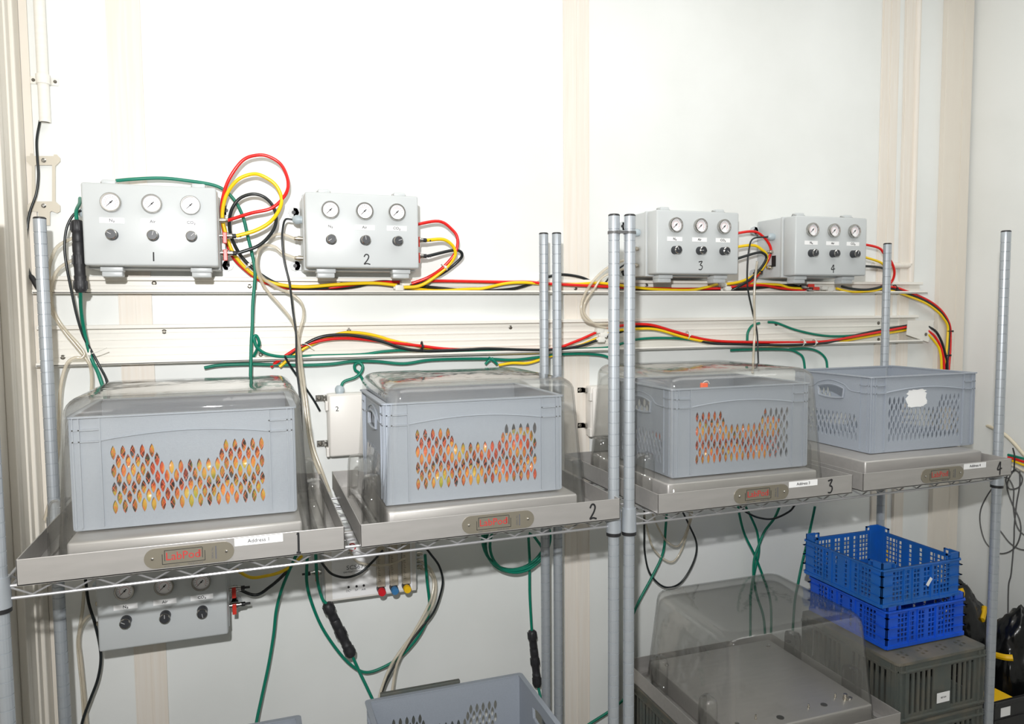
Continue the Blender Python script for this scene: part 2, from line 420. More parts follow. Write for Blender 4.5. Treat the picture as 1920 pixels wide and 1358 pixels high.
# ================================================================ wire shelving units
ZS = 1.180
def post_mesh():
    prof = [(0.0122, 0.0)]
    z = 0.02
    while z < 1.87:
        prof += [(0.0127, z-0.0010), (0.0115, z-0.0006), (0.0115, z+0.0006), (0.0127, z+0.0010)]; z += 0.0254
    prof += [(0.0127, 1.878), (0.0122, 1.88)]
    return MB().lathe(prof, (0, 0, 0), (0, 0, 1), 18)
PROTO_POST = None
def truss(mb, p0, p1, z0, z1, period=0.0635):
    p0 = Vector(p0); p1 = Vector(p1); d = p1-p0; L = d.length; n = int(L/period)
    up = Vector((0, 0, 1))
    mb.cyl(p0+up*z0, p1+up*z0, 0.0030, 8); mb.cyl(p0+up*z1, p1+up*z1, 0.0030, 8)
    pts = []
    for k in range(2*n+1):
        c = p0+d*((k+0.0)/(2*n)); pts.append(c+up*(z0+.003 if k % 2 else z1-.003))
    mb.tube(pts, 0.0019, 6)
def shelf_unit(fl, fr, br, bl, label, zs_list):
    global PROTO_POST
    cx = (fl[0]+br[0])/2; cy = (fl[1]+br[1])/2
    t = thing('shelving_unit', label, 'shelving unit', (cx, cy, 0))
    for (x, y) in (fl, fr, br, bl):
        if PROTO_POST is None:
            mb = post_mesh(); PROTO_POST = bpy.data.meshes.new('post')
            PROTO_POST.from_pydata([tuple(v) for v in mb.v], [], mb.f); PROTO_POST.materials.append(M['post'])
            PROTO_POST.polygons.foreach_set('use_smooth', [True]*len(PROTO_POST.polygons)); PROTO_POST.set_sharp_from_angle(angle=math.radians(18))
        o = bpy.data.objects.new('post', PROTO_POST); COL.objects.link(o); o.parent = t; o.location = (x-cx, y-cy, 0)
        cap = MB().lathe([(0.0128, 1.878), (0.0128, 1.8805), (0.0105, 1.8825)], (0, 0, 0), (0, 0, 1), 18)
        c = obj('cap', cap, 'black', None, True); c.parent = o
    for zi, zs in enumerate(zs_list):
        fr_mb = MB(); V = lambda q: Vector((q[0], q[1], 0))
        ex = (V(fr)-V(fl)).normalized()*0.016
        truss(fr_mb, V(fl)+ex, V(fr)-ex, zs, zs+0.022); truss(fr_mb, V(bl)+ex, V(br)-ex, zs, zs+0.022)
        truss(fr_mb, V(fl), V(bl), zs, zs+0.022); truss(fr_mb, V(fr), V(br), zs, zs+0.022)
        sh = obj('shelf_frame', fr_mb, 'rod', t, True)
        sm = MB()
        for q in (.25, .5, .75):
            sm.cyl(V(fl).lerp(V(bl), q)+Vector((0, 0, zs+.004)), V(fr).lerp(V(br), q)+Vector((0, 0, zs+.004)), 0.0026, 6)
            sm.cyl(V(fl).lerp(V(bl), q)+Vector((0, 0, zs+.0205)), V(fr).lerp(V(br), q)+Vector((0, 0, zs+.0205)), 0.0022, 6)
        obj('stringer', sm, 'rod', t, True)
        wm = MB(); n = 46
        for k in range(1, n):
            wm.cyl(V(fl).lerp(V(fr), k/n)+Vector((0, 0, zs+.0245)), V(bl).lerp(V(br), k/n)+Vector((0, 0, zs+.0245)), 0.0016, 5)
        wo = obj('shelf_wires', wm, 'rod', t, True)
        for (x, y) in (fl, fr, br, bl):
            s = obj('sleeve', MB().lathe([(0.0130, -0.014), (0.0172, -0.014), (0.0158, 0.040), (0.0130, 0.040)], (x, y, zs), (0, 0, 1), 20, False), 'post', t, True)
            obj('clip_ring', MB().lathe([(0.0128, -0.022), (0.0166, -0.022), (0.0166, -0.014), (0.0128, -0.014)], (x, y, zs), (0, 0, 1), 20, False), 'black', s, True)
    return t
UL = ((-.418, -.640), (.7705, -.622), (.7665, -.214), (-.4215, -.232))
UR = ((.8065, -.628), (1.995, -.604), (1.985, -.205), (.7990, -.228))
shelf_unit(*UL, 'left wire shelving unit with grey ringed posts carrying the first two trays', [ZS, 0.44])
shelf_unit(*UR, 'right wire shelving unit with grey ringed posts carrying the third and fourth trays', [ZS])
# strap that ties the two front posts
zz = P(1168, 437, 0.62).z
mb = MB()
for (x, y) in (UL[1], UR[0]): mb.lathe([(0.0129, -.003), (0.0142, -.003), (0.0142, .003), (0.0129, .003)], (x, y, zz), (0, 0, 1), 18, False)
mb.box(UL[1][0], UR[0][0], UL[1][1]-.0165, UL[1][1]-.0138, zz-.003, zz+.003)
single('post_tie', mb, 'grey', 'thin dark tie holding the two front middle posts together', 'cable tie', smooth=True)

# ================================================================ stainless trays
TD = 0.53; ZT = 1.205
def tray(x0, x1, yf, z0, label, plin, marks=None, nm=None, h=0.047):
    """plin = (x0, x1, y0, y1) of the raised plinth; marks = (plate x0, x1, address (x0,x1,text), number, number x)"""
    yb = yf+TD; t = thing('steel_tray', label, 'tray', ((x0+x1)/2, (yf+yb)/2, z0)); s = 0.0022
    mb = MB(); mb.box(x0, x1, yf, yf+s, z0, z0+h, .0007); mb.box(x0, x1, yb-s, yb, z0, z0+h, .0007)
    mb.box(x0, x0+s, yf, yb, z0, z0+h, .0007); mb.box(x1-s, x1, yf, yb, z0, z0+h, .0007); mb.box(x0, x1, yf, yb, z0, z0+0.0025)
    # rolled inner flange along the floor edges
    mb.box(x0+s, x0+.022, yf+s, yb-s, z0+.0025, z0+.008, .002); mb.box(x1-.022, x1-s, yf+s, yb-s, z0+.0025, z0+.008, .002)
    obj('pan', mb, 'steel', t)
    pm = MB().box(plin[0], plin[1], plin[2], plin[3], z0+.0025, z0+.058, .005)
    po = obj('plinth', pm, 'steel', t, True, 60)
    for (u, v) in () if marks else ((.08, .1), (.92, .1), (.08, .9), (.92, .9)):
        c = (plin[0]+(plin[1]-plin[0])*u, plin[2]+(plin[3]-plin[2])*v)
        obj('stud', MB().lathe([(.006, .058), (.006, .062), (.004, .063)], (c[0], c[1], z0), (0, 0, 1), 10), 'chrome', po, True)
    if marks:
        a, b, adr, num, nx = marks
        zc = z0+0.0235; r = 0.0185
        ol = []
        for k in range(13): q = PI/2+PI*k/12; ol.append((a+r+r*math.cos(q), zc+r*math.sin(q)))
        for k in range(13): q = -PI/2+PI*k/12; ol.append((b-r+r*math.cos(q), zc+r*math.sin(q)))
        f = flat(ol, [], 0.0016); f.v = [q+Vector((0, yf-.0008, 0)) for q in f.v]
        pl = obj('nameplate', f, 'plate', t); W = b-a; Y = yf-.0017
        text('lettering', 'LabPod', 0.0205, (a+W*.425, Y, zc+.001), 'redprint', pl, sx=.98*W/.155)
        text('lettering', 'mini', 0.0075, (a+W*.612, Y, zc+.002), 'redprint', pl, rot=(PI/2, -PI/2, 0))
        fm = MB(); fx0, fx1, fz0, fz1 = a+W*.195, a+W*.665, zc-.0125, zc+.0125; q = .0005
        for (u0, u1, v0, v1) in ((fx0, fx1-.004, fz0, fz0+2*q), (fx0, fx0+2*q, fz0, fz1-.006), (fx0+.004, fx1-.004, fz1, fz1+2*q), (fx0+.004, fx0+.004+2*q, fz0+.006, fz1), (fx1, fx1+2*q, fz0, fz1-.006), (fx1-.004, fx1-.004+2*q, fz0+.006, fz1), (fx1-.004, fx1, fz0, fz0+2*q)):
            fm.box(u0, u1, Y-.0002, Y+.0002, v0, v1)
        obj('logo_frame', fm, 'ink', pl)
        text('small_print', 'www..........com', 0.0042, (a+W*.30, Y, zc-.0158), 'inkg', pl); text('small_print', 'MADE IN USA', 0.0042, (a+W*.56, Y, zc-.0158), 'inkg', pl)
        text('small_print', 'SERIAL No.', 0.0046, (a+W*.755, Y, zc), 'inkg', pl, rot=(PI/2, -PI/2, 0))
        obj('serial_box', MB().box(a+W*.785, a+W*.80, Y-.0001, Y+.0002, zc-.012, zc+.012), 'inkg', pl)
        for u in (.09, .91): obj('rivet', screw_mb(a+W*u, yf-.0016, zc, .0026), 'chrome', pl)
        if adr:
            ad = obj('address_label', MB().box(adr[0], adr[1], yf-.0006, yf, z0+h-.0165, z0+h-.002), 'label', t)
            text('lettering', adr[2], 0.0098, ((adr[0]+adr[1])/2, yf-.0009, z0+h-.009), 'ink', ad)
        scrawl('marker_number', num, 0.034 if num in '23' else 0.037, (nx, z0+.0235), t, yf-.0006, .0021, .55)
    return t
YF = -.658
def fx(px, py=1000, Y=YF): return at(px, py, Y).x
def marks(a, b, ad, txt, num, nx, py):
    return (fx(a, py), fx(b, py), (fx(ad[0], py), fx(ad[1], py), txt) if ad else None, num, fx(nx, py))
TR = [(-.388, .165), (.196, .768), (.864, 1.422), (1.456, 1.978)]
PL = [(-.318, .088, -.625, -.20), (.256, .680, -.625, -.20), (.912, 1.345, -.62, -.20), (1.535, 1.958, -.585, -.19)]
tray(*TR[0], YF, ZT, 'steel tray marked 1 with Address 1 label, leftmost on the shelf', PL[0], marks(269, 439, (440, 531), 'Address 1', 'I', 560, 1030))
tray(*TR[1], YF, ZT, 'steel tray marked 2 with a nameplate but no address label', PL[1], marks(866, 1001, None, '', '2', 1112, 980))
tray(*TR[2], YF, ZT, 'steel tray marked 3 with Address 3 label beside the middle posts', PL[2], marks(1376, 1478, (1479, 1532), 'Address 3', '3', 1556, 925))
tray(*TR[3], YF, ZT, 'steel tray marked 4 with Address 4 label under the uncovered crate', PL[3], marks(1727, 1806, (1807, 1848), 'Address 4', '4', 1874, 885))
T5 = (1.070, 1.618); Z5 = .540
t5 = tray(*T5, -.645, Z5, 'empty steel tray low down under the clear dome, standing on dark crates', (1.125, 1.565, -.60, -.17))

pl5 = next(o for o in t5.children if o.name.startswith('plinth'))
for (px, py, r) in ((1545, 1322, .009), (1463, 1346, .010), (1478, 1203, .010)):
    v = atz(px, py, Z5+.058); obj('port_hole', MB().lathe([(r, 0), (r, .0012), (r*.6, .0012)], v, (0, 0, 1), 16), 'black', pl5)
for (px, py, r, h) in ((1585, 1312, .0075, .016), (1566, 1308, .003, .012), (1516, 1328, .003, .012), (1417, 1349, .003, .012)):
    v = atz(px, py, Z5+.058); obj('stud', MB().lathe([(r, 0), (r, h*.4), (r*.75, h*.45), (r*.75, h)], v, (0, 0, 1), 12), 'nickel', pl5, True)

# ================================================================ clear domes
def ring(wx, wy, r, n=6):
    out = []
    for (sx, sy, a0) in ((1, -1, -90), (1, 1, 0), (-1, 1, 90), (-1, -1, 180)):
        for k in range(n+1):
            a = math.radians(a0+90*k/n); out.append((sx*(wx/2-r)+r*math.cos(a), sy*(wy/2-r)+r*math.sin(a)))
    return out
def dome_shell(bx, by, tx, ty, h, fil=0.030):
    rings = [(bx+.034, by+.034, .03, 0.0), (bx+.008, by+.008, .028, 0.0015), (bx, by, .026, .008)]
    for k in range(1, 4): u = k/3*.88; rings.append((bx+(tx-bx)*u, by+(ty-by)*u, .026, .008+(h-.008)*u))
    for k in range(0, 7):
        a = PI/2*k/6; i = fil*(1-math.cos(a)); rings.append((tx+.006-2*i, ty+.006-2*i, .030, h-fil+fil*math.sin(a)))
    rings = [q for q in rings if q[3] <= h+1e-6]; rings.sort(key=lambda q: q[3])
    for u in (.75, .5, .25): rings.append(((tx-2*fil)*u, (ty-2*fil)*u, .03*u, h+.003*(1-u)))
    vs = []; fs = []; n = None
    for (wx, wy, r, z) in rings:
        c = ring(wx, wy, r); n = len(c); vs += [(x, y, z) for x, y in c]
    for i in range(len(rings)-1):
        for k in range(n): k2 = (k+1) % n; fs.append((i*n+k, i*n+k2, (i+1)*n+k2, (i+1)*n+k))
    fs.append(tuple((len(rings)-1)*n+k for k in range(n)))
    return MB().add(vs, fs)
def grip_mesh(x, y, s, z0, h, dep=.036, wdt=.052):
    """hollow moulded grip standing against the dome's side, s = outward direction in x"""
    vs = []; fs = []; prof = []
    for k in range(9):
        a = PI*k/8; prof.append((dep*math.sin(a)**.6 if 0 < k < 8 else 0, -wdt/2*math.cos(a)))
    lev = [(0, 1.06), (h*.7, 1.0), (h*.9, .95), (h*.98, .8), (h, .45)]
    for (z, sc) in lev:
        for (dx, dy) in prof: vs.append((x+s*(dx*sc), y+dy*min(sc, 1), z0+z))
    n = len(prof)
    for i in range(len(lev)-1):
        for k in range(n-1): fs.append((i*n+k, i*n+k+1, (i+1)*n+k+1, (i+1)*n+k))
    fs.append(tuple((len(lev)-1)*n+k for k in range(n)))
    return MB().add(vs, fs)
def dome(cx, cy, z0, label, bx, by, tx, ty, h=.300):
    t = thing('clear_dome', label, 'clear cover', (cx, cy, z0), 'clear plastic domes over the trays')
    mb = dome_shell(bx, by, tx, ty, h); mb.v = [v+Vector((cx, cy, z0)) for v in mb.v]
    o = obj('shell', mb, 'clear', t, True, 60)
    sd = o.modifiers.new('wall', 'SOLIDIFY'); sd.thickness = 0.003; sd.offset = -1
    for s in (-1, 1):
        for yy in (cy-by*.27, cy+by*.27):
            g = obj('grip', grip_mesh(cx+s*(bx/2-.004), yy, s, z0+.003, .105), 'clear', t, True, 60)
            g.modifiers.new('wall', 'SOLIDIFY').thickness = 0.003
    return t
ZD = ZT+.009
dome(-.114, -.405, ZD, 'clear plastic dome on tray 1, covering the leftmost crate', .444, .450, .410, .400, .306)
dome(.478, -.405, ZD, 'clear plastic dome on tray 2, covering the second crate', .455, .450, .420, .395, .306)
dome(1.140, -.405, ZD, 'clear plastic dome on tray 3, just right of the middle posts', .455, .450, .425, .400, .306)
dome(1.345, -.385, Z5+.009, 'clear plastic dome over the empty low tray beside the blue crates', .462, .450, .435, .375, .290)

# ================================================================ grey perforated crates
def lens(cx, cz, w_, h_, n=5):
    a = [];
    for k in range(n+1): u = -1+2*k/n; a.append((cx+w_/2*(1-u*u), cz+h_/2*u))
    for k in range(1, n): u = 1-2*k/n; a.append((cx-w_/2*(1-u*u), cz+h_/2*u))
    return a
CW, CD, CH = .392, .300, .217
def crate_front(W, H):
    holes = []
    x0 = W*.172; dx = W*(.845-.172)/32
    for row2 in range(7):
        zc = H-.070-.0172*row2
        for hcol in range(33):
            if hcol % 2 != row2 % 2: continue
            if row2 == 0 and 8 < hcol < 24: continue
            if row2 == 1 and 9 < hcol < 23: continue
            holes.append(lens(x0+dx*hcol, zc, .0088, .0275))
    return flat(rect(0, W, 0.004, H), holes, .0025)
def crate_side(D, H):
    holes = []
    x0 = D*.17; dx = D*.66/24
    for row2 in range(2, 7):
        if row2 == 2: continue
        zc = H-.070-.0172*row2
        for hcol in range(25):
            if hcol % 2 != row2 % 2: continue
            holes.append(lens(x0+dx*hcol, zc, .0088, .0275))
    hd = []
    c = D/2
    for k in range(11): u = -1+2*k/10; hd.append((c+.048*u, H-.066-.004*(1-u*u)))
    for k in range(11): u = 1-2*k/10; hd.append((c+.052*u, H-.040+.009*(1-u*u)))
    return flat(rect(0, D, 0.004, H), [hd]+holes, .0025), hd
def crate_ribs(W, H, arch=True):
    """raised ribs, rim and corner ladder for a wall lying in x-z with its outside at y=0"""
    mb = MB(); p = .0058; e = .0026
    for x in (.0015, W*.030, W*.118, W*.882, W*.970, W-.0035): mb.box(x-e/2+.001, x+e/2+.001, -p, 0, .010, H-.002)
    for z in (H*.89, H*.79):
        mb.box(0, W*.118, -p, 0, z-e/2, z+e/2); mb.box(W*.882, W, -p, 0, z-e/2, z+e/2)
    # corner columns stand slightly proud
    mb.box(0, W*.030, -p*.6, 0, .006, H-.004); mb.box(W*.970, W, -p*.6, 0, .006, H-.004)
    # arched rib and the raised band above it
    n = 14; vs = []; fs = []
    for k in range(n+1):
        u = k/n; x = W*.118+(W*.764)*u; b = H*(.79+.055*math.sin(PI*u)**.9)
        vs += [(x, -p, b), (x, -p, H), (x, 0, b), (x, -p*.55, b+e), (x, -p*.55, H)]
    for k in range(n):
        a = k*5; c = a+5
        fs += [(a+3, c+3, c+4, a+4), (a, c, c+3, a+3), (a+2, c+2, c, a)]
    mb.add(vs, fs)
    return mb
def make_crate(label, loc, W=CW, D=CD, H=CH, name='perforated_crate'):
    t = thing(name, label, 'crate', loc, 'grey perforated crates'); L = Vector(loc)
    T = lambda ang, off: Matrix.Translation(L+Vector(off)) @ Matrix.Rotation(ang, 4, 'Z')
    hx, hy = W/2, D/2
    for (nm, ang, off, ln, side) in (('front_panel', 0, (-hx, -hy, 0), W, 0), ('back_panel', PI, (hx, hy, 0), W, 0),
                                     ('side_panel', -PI/2, (-hx, hy, 0), D, 1), ('side_panel', PI/2, (hx, -hy, 0), D, 1)):
        if side: sh, hd = crate_side(ln, H)
        else: sh, hd = crate_front(ln, H), None
        rb = crate_ribs(ln, H)
        if hd:
            rb = MB(); p = .0045; e = .0022
            for x in (.0015, .012, .038, ln-.038, ln-.012, ln-.0035): rb.box(x-e/2+.001, x+e/2+.001, -p, 0, .010, H-.002)
            rb.box(0, .012, -p*.6, 0, .006, H-.004); rb.box(ln-.012, ln, -p*.6, 0, .006, H-.004)
            for z in (H*.89, H*.79): rb.box(0, .038, -p, 0, z-e/2, z+e/2); rb.box(ln-.038, ln, -p, 0, z-e/2, z+e/2)
            top = [(.038, H*.79), (.07, H*.80), (.085, H*.83), (.10, H*.875), (ln/2, H*.915), (ln-.10, H*.875), (ln-.085, H*.83), (ln-.07, H*.80), (ln-.038, H*.79)]
            rb.tube([(q.x, -.002, q.y) for q in catmull([Vector((a, b, 0)) for a, b in top], 4)], .0018, 5)
            lp = [(x, -.003, z) for x, z in hd]; rb.tube(lp, .0032, 6, True)
        mb = MB().merge(sh).merge(rb)
        if not side:
            for x0 in (-.0035, ln): mb.box(x0, x0+.0035, -.0030, .001, .006, H-.002, .0012)
        mb.xf(T(ang, off))
        obj(nm, mb, 'crate', t)
    q = .006
    mb = MB().box(L.x-hx+q, L.x+hx-q, L.y-hy+q, L.y+hy-q, L.z+.003, L.z+.007)
    mb.box(L.x-hx+.016, L.x+hx-.016, L.y-hy+.016, L.y+hy-.016, L.z, L.z+.003)
    obj('base', mb, 'crate', t)
    fl = flat(rrect(-hx-.0085, hx+.0085, -hy-.0085, hy+.0085, .010, 3), [rrect(-hx+.004, hx-.004, -hy+.004, hy-.004, .004, 3)], .0032)
    fl.v = [Vector((v.x, v.z, v.y))+L+Vector((0, 0, H)) for v in fl.v]
    obj('rim', fl, 'crate', t)
    return t
ZP = ZT+.0585
CR = [((-.118, -.565+CD/2, ZP), .394), ((.456, -.590+CD/2, ZP), .394), ((1.142, -.585+CD/2, ZP), .394)]
make_crate('grey perforated crate of apples under the leftmost clear dome', CR[0][0])
make_crate('grey perforated crate of apples under the dome on tray 2', CR[1][0])
make_crate('grey perforated crate of apples under the dome right of the middle posts', CR[2][0])
c4 = make_crate('empty uncovered grey crate with a scraped white sticker on tray 4', (1.812, -.515+CD/2, ZP-.002), .384)
# scraped remains of a sticker on crate 4
a = at(1702, 731, -.521); b = at(1741, 763, -.521)
rnd = random.Random(3); ol = []
for k in range(40):
    u = k/40*2*PI; sx = abs(math.cos(u))**.5*math.copysign(1, math.cos(u)); sz = abs(math.sin(u))**.5*math.copysign(1, math.sin(u))
    ol.append(((a.x+b.x)/2+(b.x-a.x)/2*sx*(.74+.34*rnd.random()), (a.z+b.z)/2+(a.z-b.z)/2*sz*(.9+.12*rnd.random())))
f = flat(ol, [], .0006); f.v = [q+Vector((0, -.5168, 0)) for q in f.v]
obj('sticker', f, 'label', c4)
make_crate('empty grey perforated crate low on the left unit, right one of two', (.457, -.442, .477), .404, .300)
make_crate('empty grey perforated crate low on the left unit, left one at the frame bottom', (-.115, -.455, .477), .396, .300)

# ================================================================ apples in nets
def apple_mesh():
    pr = []
    for k in range(13):
        a = PI*k/12; r = .036*math.sin(a)**.85 if 0 < k < 12 else .0006
        z = -.033*math.cos(a); z += (-.008 if k > 9 else .006 if k < 2 else 0)*(1-math.sin(a))
        pr.append((r*(1.03 if 5 < k < 10 else .98), z))
    return MB().lathe(pr, (0, 0, 0), (0, 0, 1), 16)
am = bpy.data.meshes.new('apple'); q = apple_mesh(); am.from_pydata([tuple(v) for v in q.v], [], q.f); am.materials.append(M['apple'])
am.polygons.foreach_set('use_smooth', [True]*len(am.polygons))
ra = random.Random(11)
for ci, (txt, cut) in enumerate((('in the crate under the leftmost dome', 9), ('in the crate on tray 2', .62), ('in the crate right of the middle posts', .70))):
    L = Vector(CR[ci][0])
    for lay, yy in ((0, -CD/2+.043), (1, -CD/2+.108)):
        for row in range(3):
            nx = 5 if (row+lay) % 2 == 0 else 4
            for k in range(nx):
                u = (k+.5)/5+(0 if nx == 5 else .1)
                if cut < 1 and u > cut and row == 2: continue
                if cut == .70 and u > .85: continue
                x = L.x-CW/2+.017+(CW-.034)*u
                o = bpy.data.objects.new('apple', am); COL.objects.link(o)
                o.location = (x+ra.uniform(-.002, .002), L.y+yy+ra.uniform(-.003, .004), L.z+.044+row*.0585+ra.uniform(-.002, .002))
                o.rotation_euler = (ra.uniform(-.5, .5), ra.uniform(-.5, .5), ra.uniform(0, 6)); s = ra.uniform(.97, 1.03); o.scale = (s, s, s)
                tag(o, 'red and yellow striped apple in orange netting '+txt, 'apple', 'apples '+txt)
    # the orange net round them: a diamond mesh draped over the front of the fruit
    nb = MB(); x0, x1 = L.x-CW/2+.012, L.x+CW/2-.012
    if cut < 1: x1 = x0+(x1-x0)*(.98 if cut == .62 else .83)
    hz = .172
    def pt(u, z):
        x = x0+(x1-x0)*u
        bu = .006*math.cos(u*5*2*PI)+.004*math.cos(z/.0585*2*PI)
        return (x, L.y-CD/2+.0095-bu*.25, L.z+.012+z)
    step = .011
    k = -int(hz/step)-1
    W = x1-x0
    while k*step < W:
        for sgn in (1, -1):
            pts = []
            for j in range(17):
                z = hz*j/16; x = k*step+z*.62 if sgn > 0 else W-(k*step+z*.62)
                u = x/W
                top = hz*(.72 if (cut < 1 and u > cut) else 1)
                if 0 <= u <= 1 and z <= top: pts.append(pt(u, z))
            if len(pts) > 1: nb.tube(pts, .00055, 4)
        k += 1
    single('net_bag', nb, 'net', 'orange net bag round the apples '+txt, 'net bag', 'orange net bags')
# tag of the net showing over the rim of crate 3
c = at(1320, 721, -.50)
t = thing('net_tag', 'orange net clip with a white string at the rim of crate 3', 'net clip', c)
obj('clip', MB().box(c.x-.010, c.x+.010, c.y-.004, c.y+.004, c.z-.03, c.z+.004, .002), 'net', t)
obj('string', MB().tube(catmull([c+Vector(v) for v in ((-.004, 0, .003), (.0, -.004, .008), (.008, -.004, .008), (.016, 0, .001))], 6), .0012, 6), 'white', t, True)

# ================================================================ pressure control boxes
BW, BH, BD = .287, .187, .188
def gauge(t, x, z, Y, i):
    g = obj('gauge', MB().lathe([(.0215, 0), (.0222, .004), (.0222, .010), (.0205, .0125), (.0185, .0125), (.0180, .008)], (x, Y, z), (0, -1, 0), 28, False), 'chrome', t, True)
    obj('dial', MB().lathe([(.0182, 0), (.0182, .0065)], (x, Y, z), (0, -1, 0), 28), 'dial', g)
    tk = MB()
    for k in range(13):
        a = math.radians(225-270*k/12); r1, r2 = .0125, .0148 if k % 3 else .0155
        d = Vector((math.cos(a), 0, math.sin(a))); c = Vector((x, Y-.0067, z)); tk.cyl(c+d*r1, c+d*r2, .00035, 4)
    arc = [Vector((x+.0105*math.cos(math.radians(225-270*k/20)), Y-.0067, z+.0105*math.sin(math.radians(225-270*k/20)))) for k in range(21)]
    obj('scale_marks', tk, 'ink', g)
    obj('red_scale', MB().tube(arc, .0003, 4), 'redprint', g)
    a = math.radians(225); d = Vector((math.cos(a), 0, math.sin(a))); n = Vector((-d.z, 0, d.x)); c = Vector((x, Y-.0072, z))
    v = [c+n*.0011-d*.006, c-n*.0011-d*.006, c-n*.0004+d*.0125, c+n*.0004+d*.0125]
    obj('needle', MB().add(v+[q+Vector((0, -.0005, 0)) for q in v], [(0, 1, 2, 3), (4, 5, 6, 7), (0, 1, 5, 4), (1, 2, 6, 5), (2, 3, 7, 6), (3, 0, 4, 7)]).lathe([(.002, 0), (.002, .0012)], c, (0, -1, 0), 10), 'ink', g)
def knob(t, x, z, Y, ang):
    k = obj('knob', MB().lathe([(.0125, 0), (.0118, .003), (.0112, .022), (.0100, .0235)], (x, Y, z), (0, -1, 0), 20), 'knob', t, True)
    obj('knob_ring', MB().lathe([(.0113, .0205), (.0119, .0208), (.0119, .0224), (.0100, .0238)], (x, Y, z), (0, -1, 0), 20, False), 'chrome', k, True)
    a = math.radians(ang); d = Vector((math.sin(a), 0, math.cos(a))); c = Vector((x, Y-.0238, z))
    obj('pointer', MB().cyl(c, c+d*.0095, .0005, 5), 'white', k)
def fitting(t, x, y, z, s):
    obj('hose_fitting', MB().lathe([(.0055, 0), (.0055, .005), (.007, .005), (.007, .012), (.0052, .012), (.0052, .020), (.0045, .021)], (x, y, z), (s, 0, 0), 12), 'nickel', t, True)
def valve(t, x, y, z, s, tip=True):
    v = obj('valve', MB().lathe([(.0065, 0), (.0065, .006), (.0085, .006), (.0085, .022), (.0062, .022), (.0062, .030)], (x, y, z), (s, 0, 0), 12).lathe([(.0045, 0), (.0045, .012)], (x+s*.013, y, z), (0, -1, 0), 10), 'chrome', t, True)
    obj('lever', MB().box(x+s*.008, x+s*.018, y-.015, y-.0105, z-.020, z+.008, .0015), 'redlever', v)
    if tip: obj('hose_nipple', MB().lathe([(.0058, .030), (.0058, .039), (.0030, .040), (.0030, .052)], (x, y, z), (s, 0, 0), 10), 'black', v, True)
def control_box(num, x0, z0, label, angs, right=True, left=True, latches=True, scr=None):
    t = thing('gas_control_box', label, 'control box', (x0+BW/2, 0, z0), 'gas control boxes on the wall')
    YL = -BD; Yb = -.128; x1 = x0+BW; z1 = z0+BH
    obj('body', MB().box(x0, x1, Yb, 0, z0-.004, z1+.001, .004).box(x0-.001, x1+.001, Yb-.001, Yb+.010, z0-.005, z1+.002, .002), 'box', t, True, 50)
    obj('lid', MB().box(x0+.001, x1-.001, YL, Yb-.0025, z0, z1, .005), 'box', t, True, 50)
    for sx in (-1, 1):
        for zz in (z1-.030, z0+.014):
            xx = x0-.016 if sx < 0 else x1+.016
            lg = obj('mounting_lug', MB().lathe([(.0145, 0), (.0145, .008)], (xx, 0, zz), (0, -1, 0), 8).box(xx-(0 if sx < 0 else .02), xx+(.02 if sx < 0 else 0), -.008, 0, zz-.012, zz+.012), 'box', t)
            obj('screw', MB().lathe([(.005, .008), (.005, .011)], (xx, 0, zz), (0, -1, 0), 10), 'black', lg, True)
    for u in (.18, .855):
        xc = x0+BW*u
        if latches:
            l = obj('latch', MB().box(xc-.0155, xc+.0155, Yb-.022, Yb+.004, z1+.002, z1+.014, .004), 'box', t, True)
            wl = MB()
            for s in (-1, 1): wl.tube([(xc+s*.0165, Yb+.002, z1+.003), (xc+s*.0175, Yb-.004, z1+.011), (xc+s*.0165, Yb-.026, z1+.003)], .0011, 6)
            obj('latch_wire', wl, 'chrome', l)
            obj('hinge', MB().box(xc-.024, xc+.024, Yb-.028, Yb+.010, z0-.012, z0+.002, .002).box(xc-.022, xc+.022, Yb-.022, Yb+.014, z0-.024, z0-.010, .003), 'box', t, True)
    for i, (u, tx) in enumerate(((.214, 'N\u2082'), (.510, 'Air'), (.797, 'CO\u2082'))):
        x = x0+BW*u
        gauge(t, x, z0+BH*(1-.236), YL, i)
        lb = obj('label_plate', MB().box(x-.0255, x+.0255, YL-.0006, YL, z0+BH*.548-.0062, z0+BH*.548+.0062), 'label', t)
        text('lettering', tx, .0098, (x, YL-.0009, z0+BH*.548), 'inkg' if num in '1' else 'ink', lb, bold=.00012)
        knob(t, x, z0+BH*.372, YL, angs[i])
    if scr: scrawl('marker_number', scr, .026 if scr != '1' else .021, (x0+BW*(.505 if scr == '1' else .525), z0+BH*(.115 if scr != '3' else .135)), t, YL-.0004, .0016, .7)
    zf = (z0+BH*.66, z0+BH*.44, z0+BH*.21)
    if right:
        fitting(t, x1, -.075, zf[0], 1); valve(t, x1, -.10, zf[1], 1); valve(t, x1, -.10, zf[2], 1)
    if left:
        obj('cable_gland', MB().lathe([(.010, 0), (.010, .006), (.012, .006), (.012, .016), (.009, .020), (.006, .024)], (x0, -.085, z0+BH*.69), (-1, 0, 0), 12), 'gland', t, True)
        fitting(t, x0, -.08, z0+BH*.43, -1); fitting(t, x0, -.08, z0+BH*.16, -1)
    return t
BX = [(-.349, 1.782), (.140, 1.783), (1.132, 1.776), (1.629, 1.776)]
b5 = at(184.5, 1224.5, -BD); BX.append((b5.x, b5.z))
control_box('1', *BX[0], 'light grey control box marked 1 with three gauges, top left', (-60, 15, 45), scr='1')
control_box('2', *BX[1], 'light grey control box marked 2 with three gauges', (-125, -8, 70), scr='2')
control_box('3', *BX[2], 'light grey control box marked 3 right behind the middle posts', (-30, -95, 130), scr='3')
control_box('4', *BX[3], 'light grey control box marked 4, rightmost of the wall boxes', (20, -30, 15), scr='4')
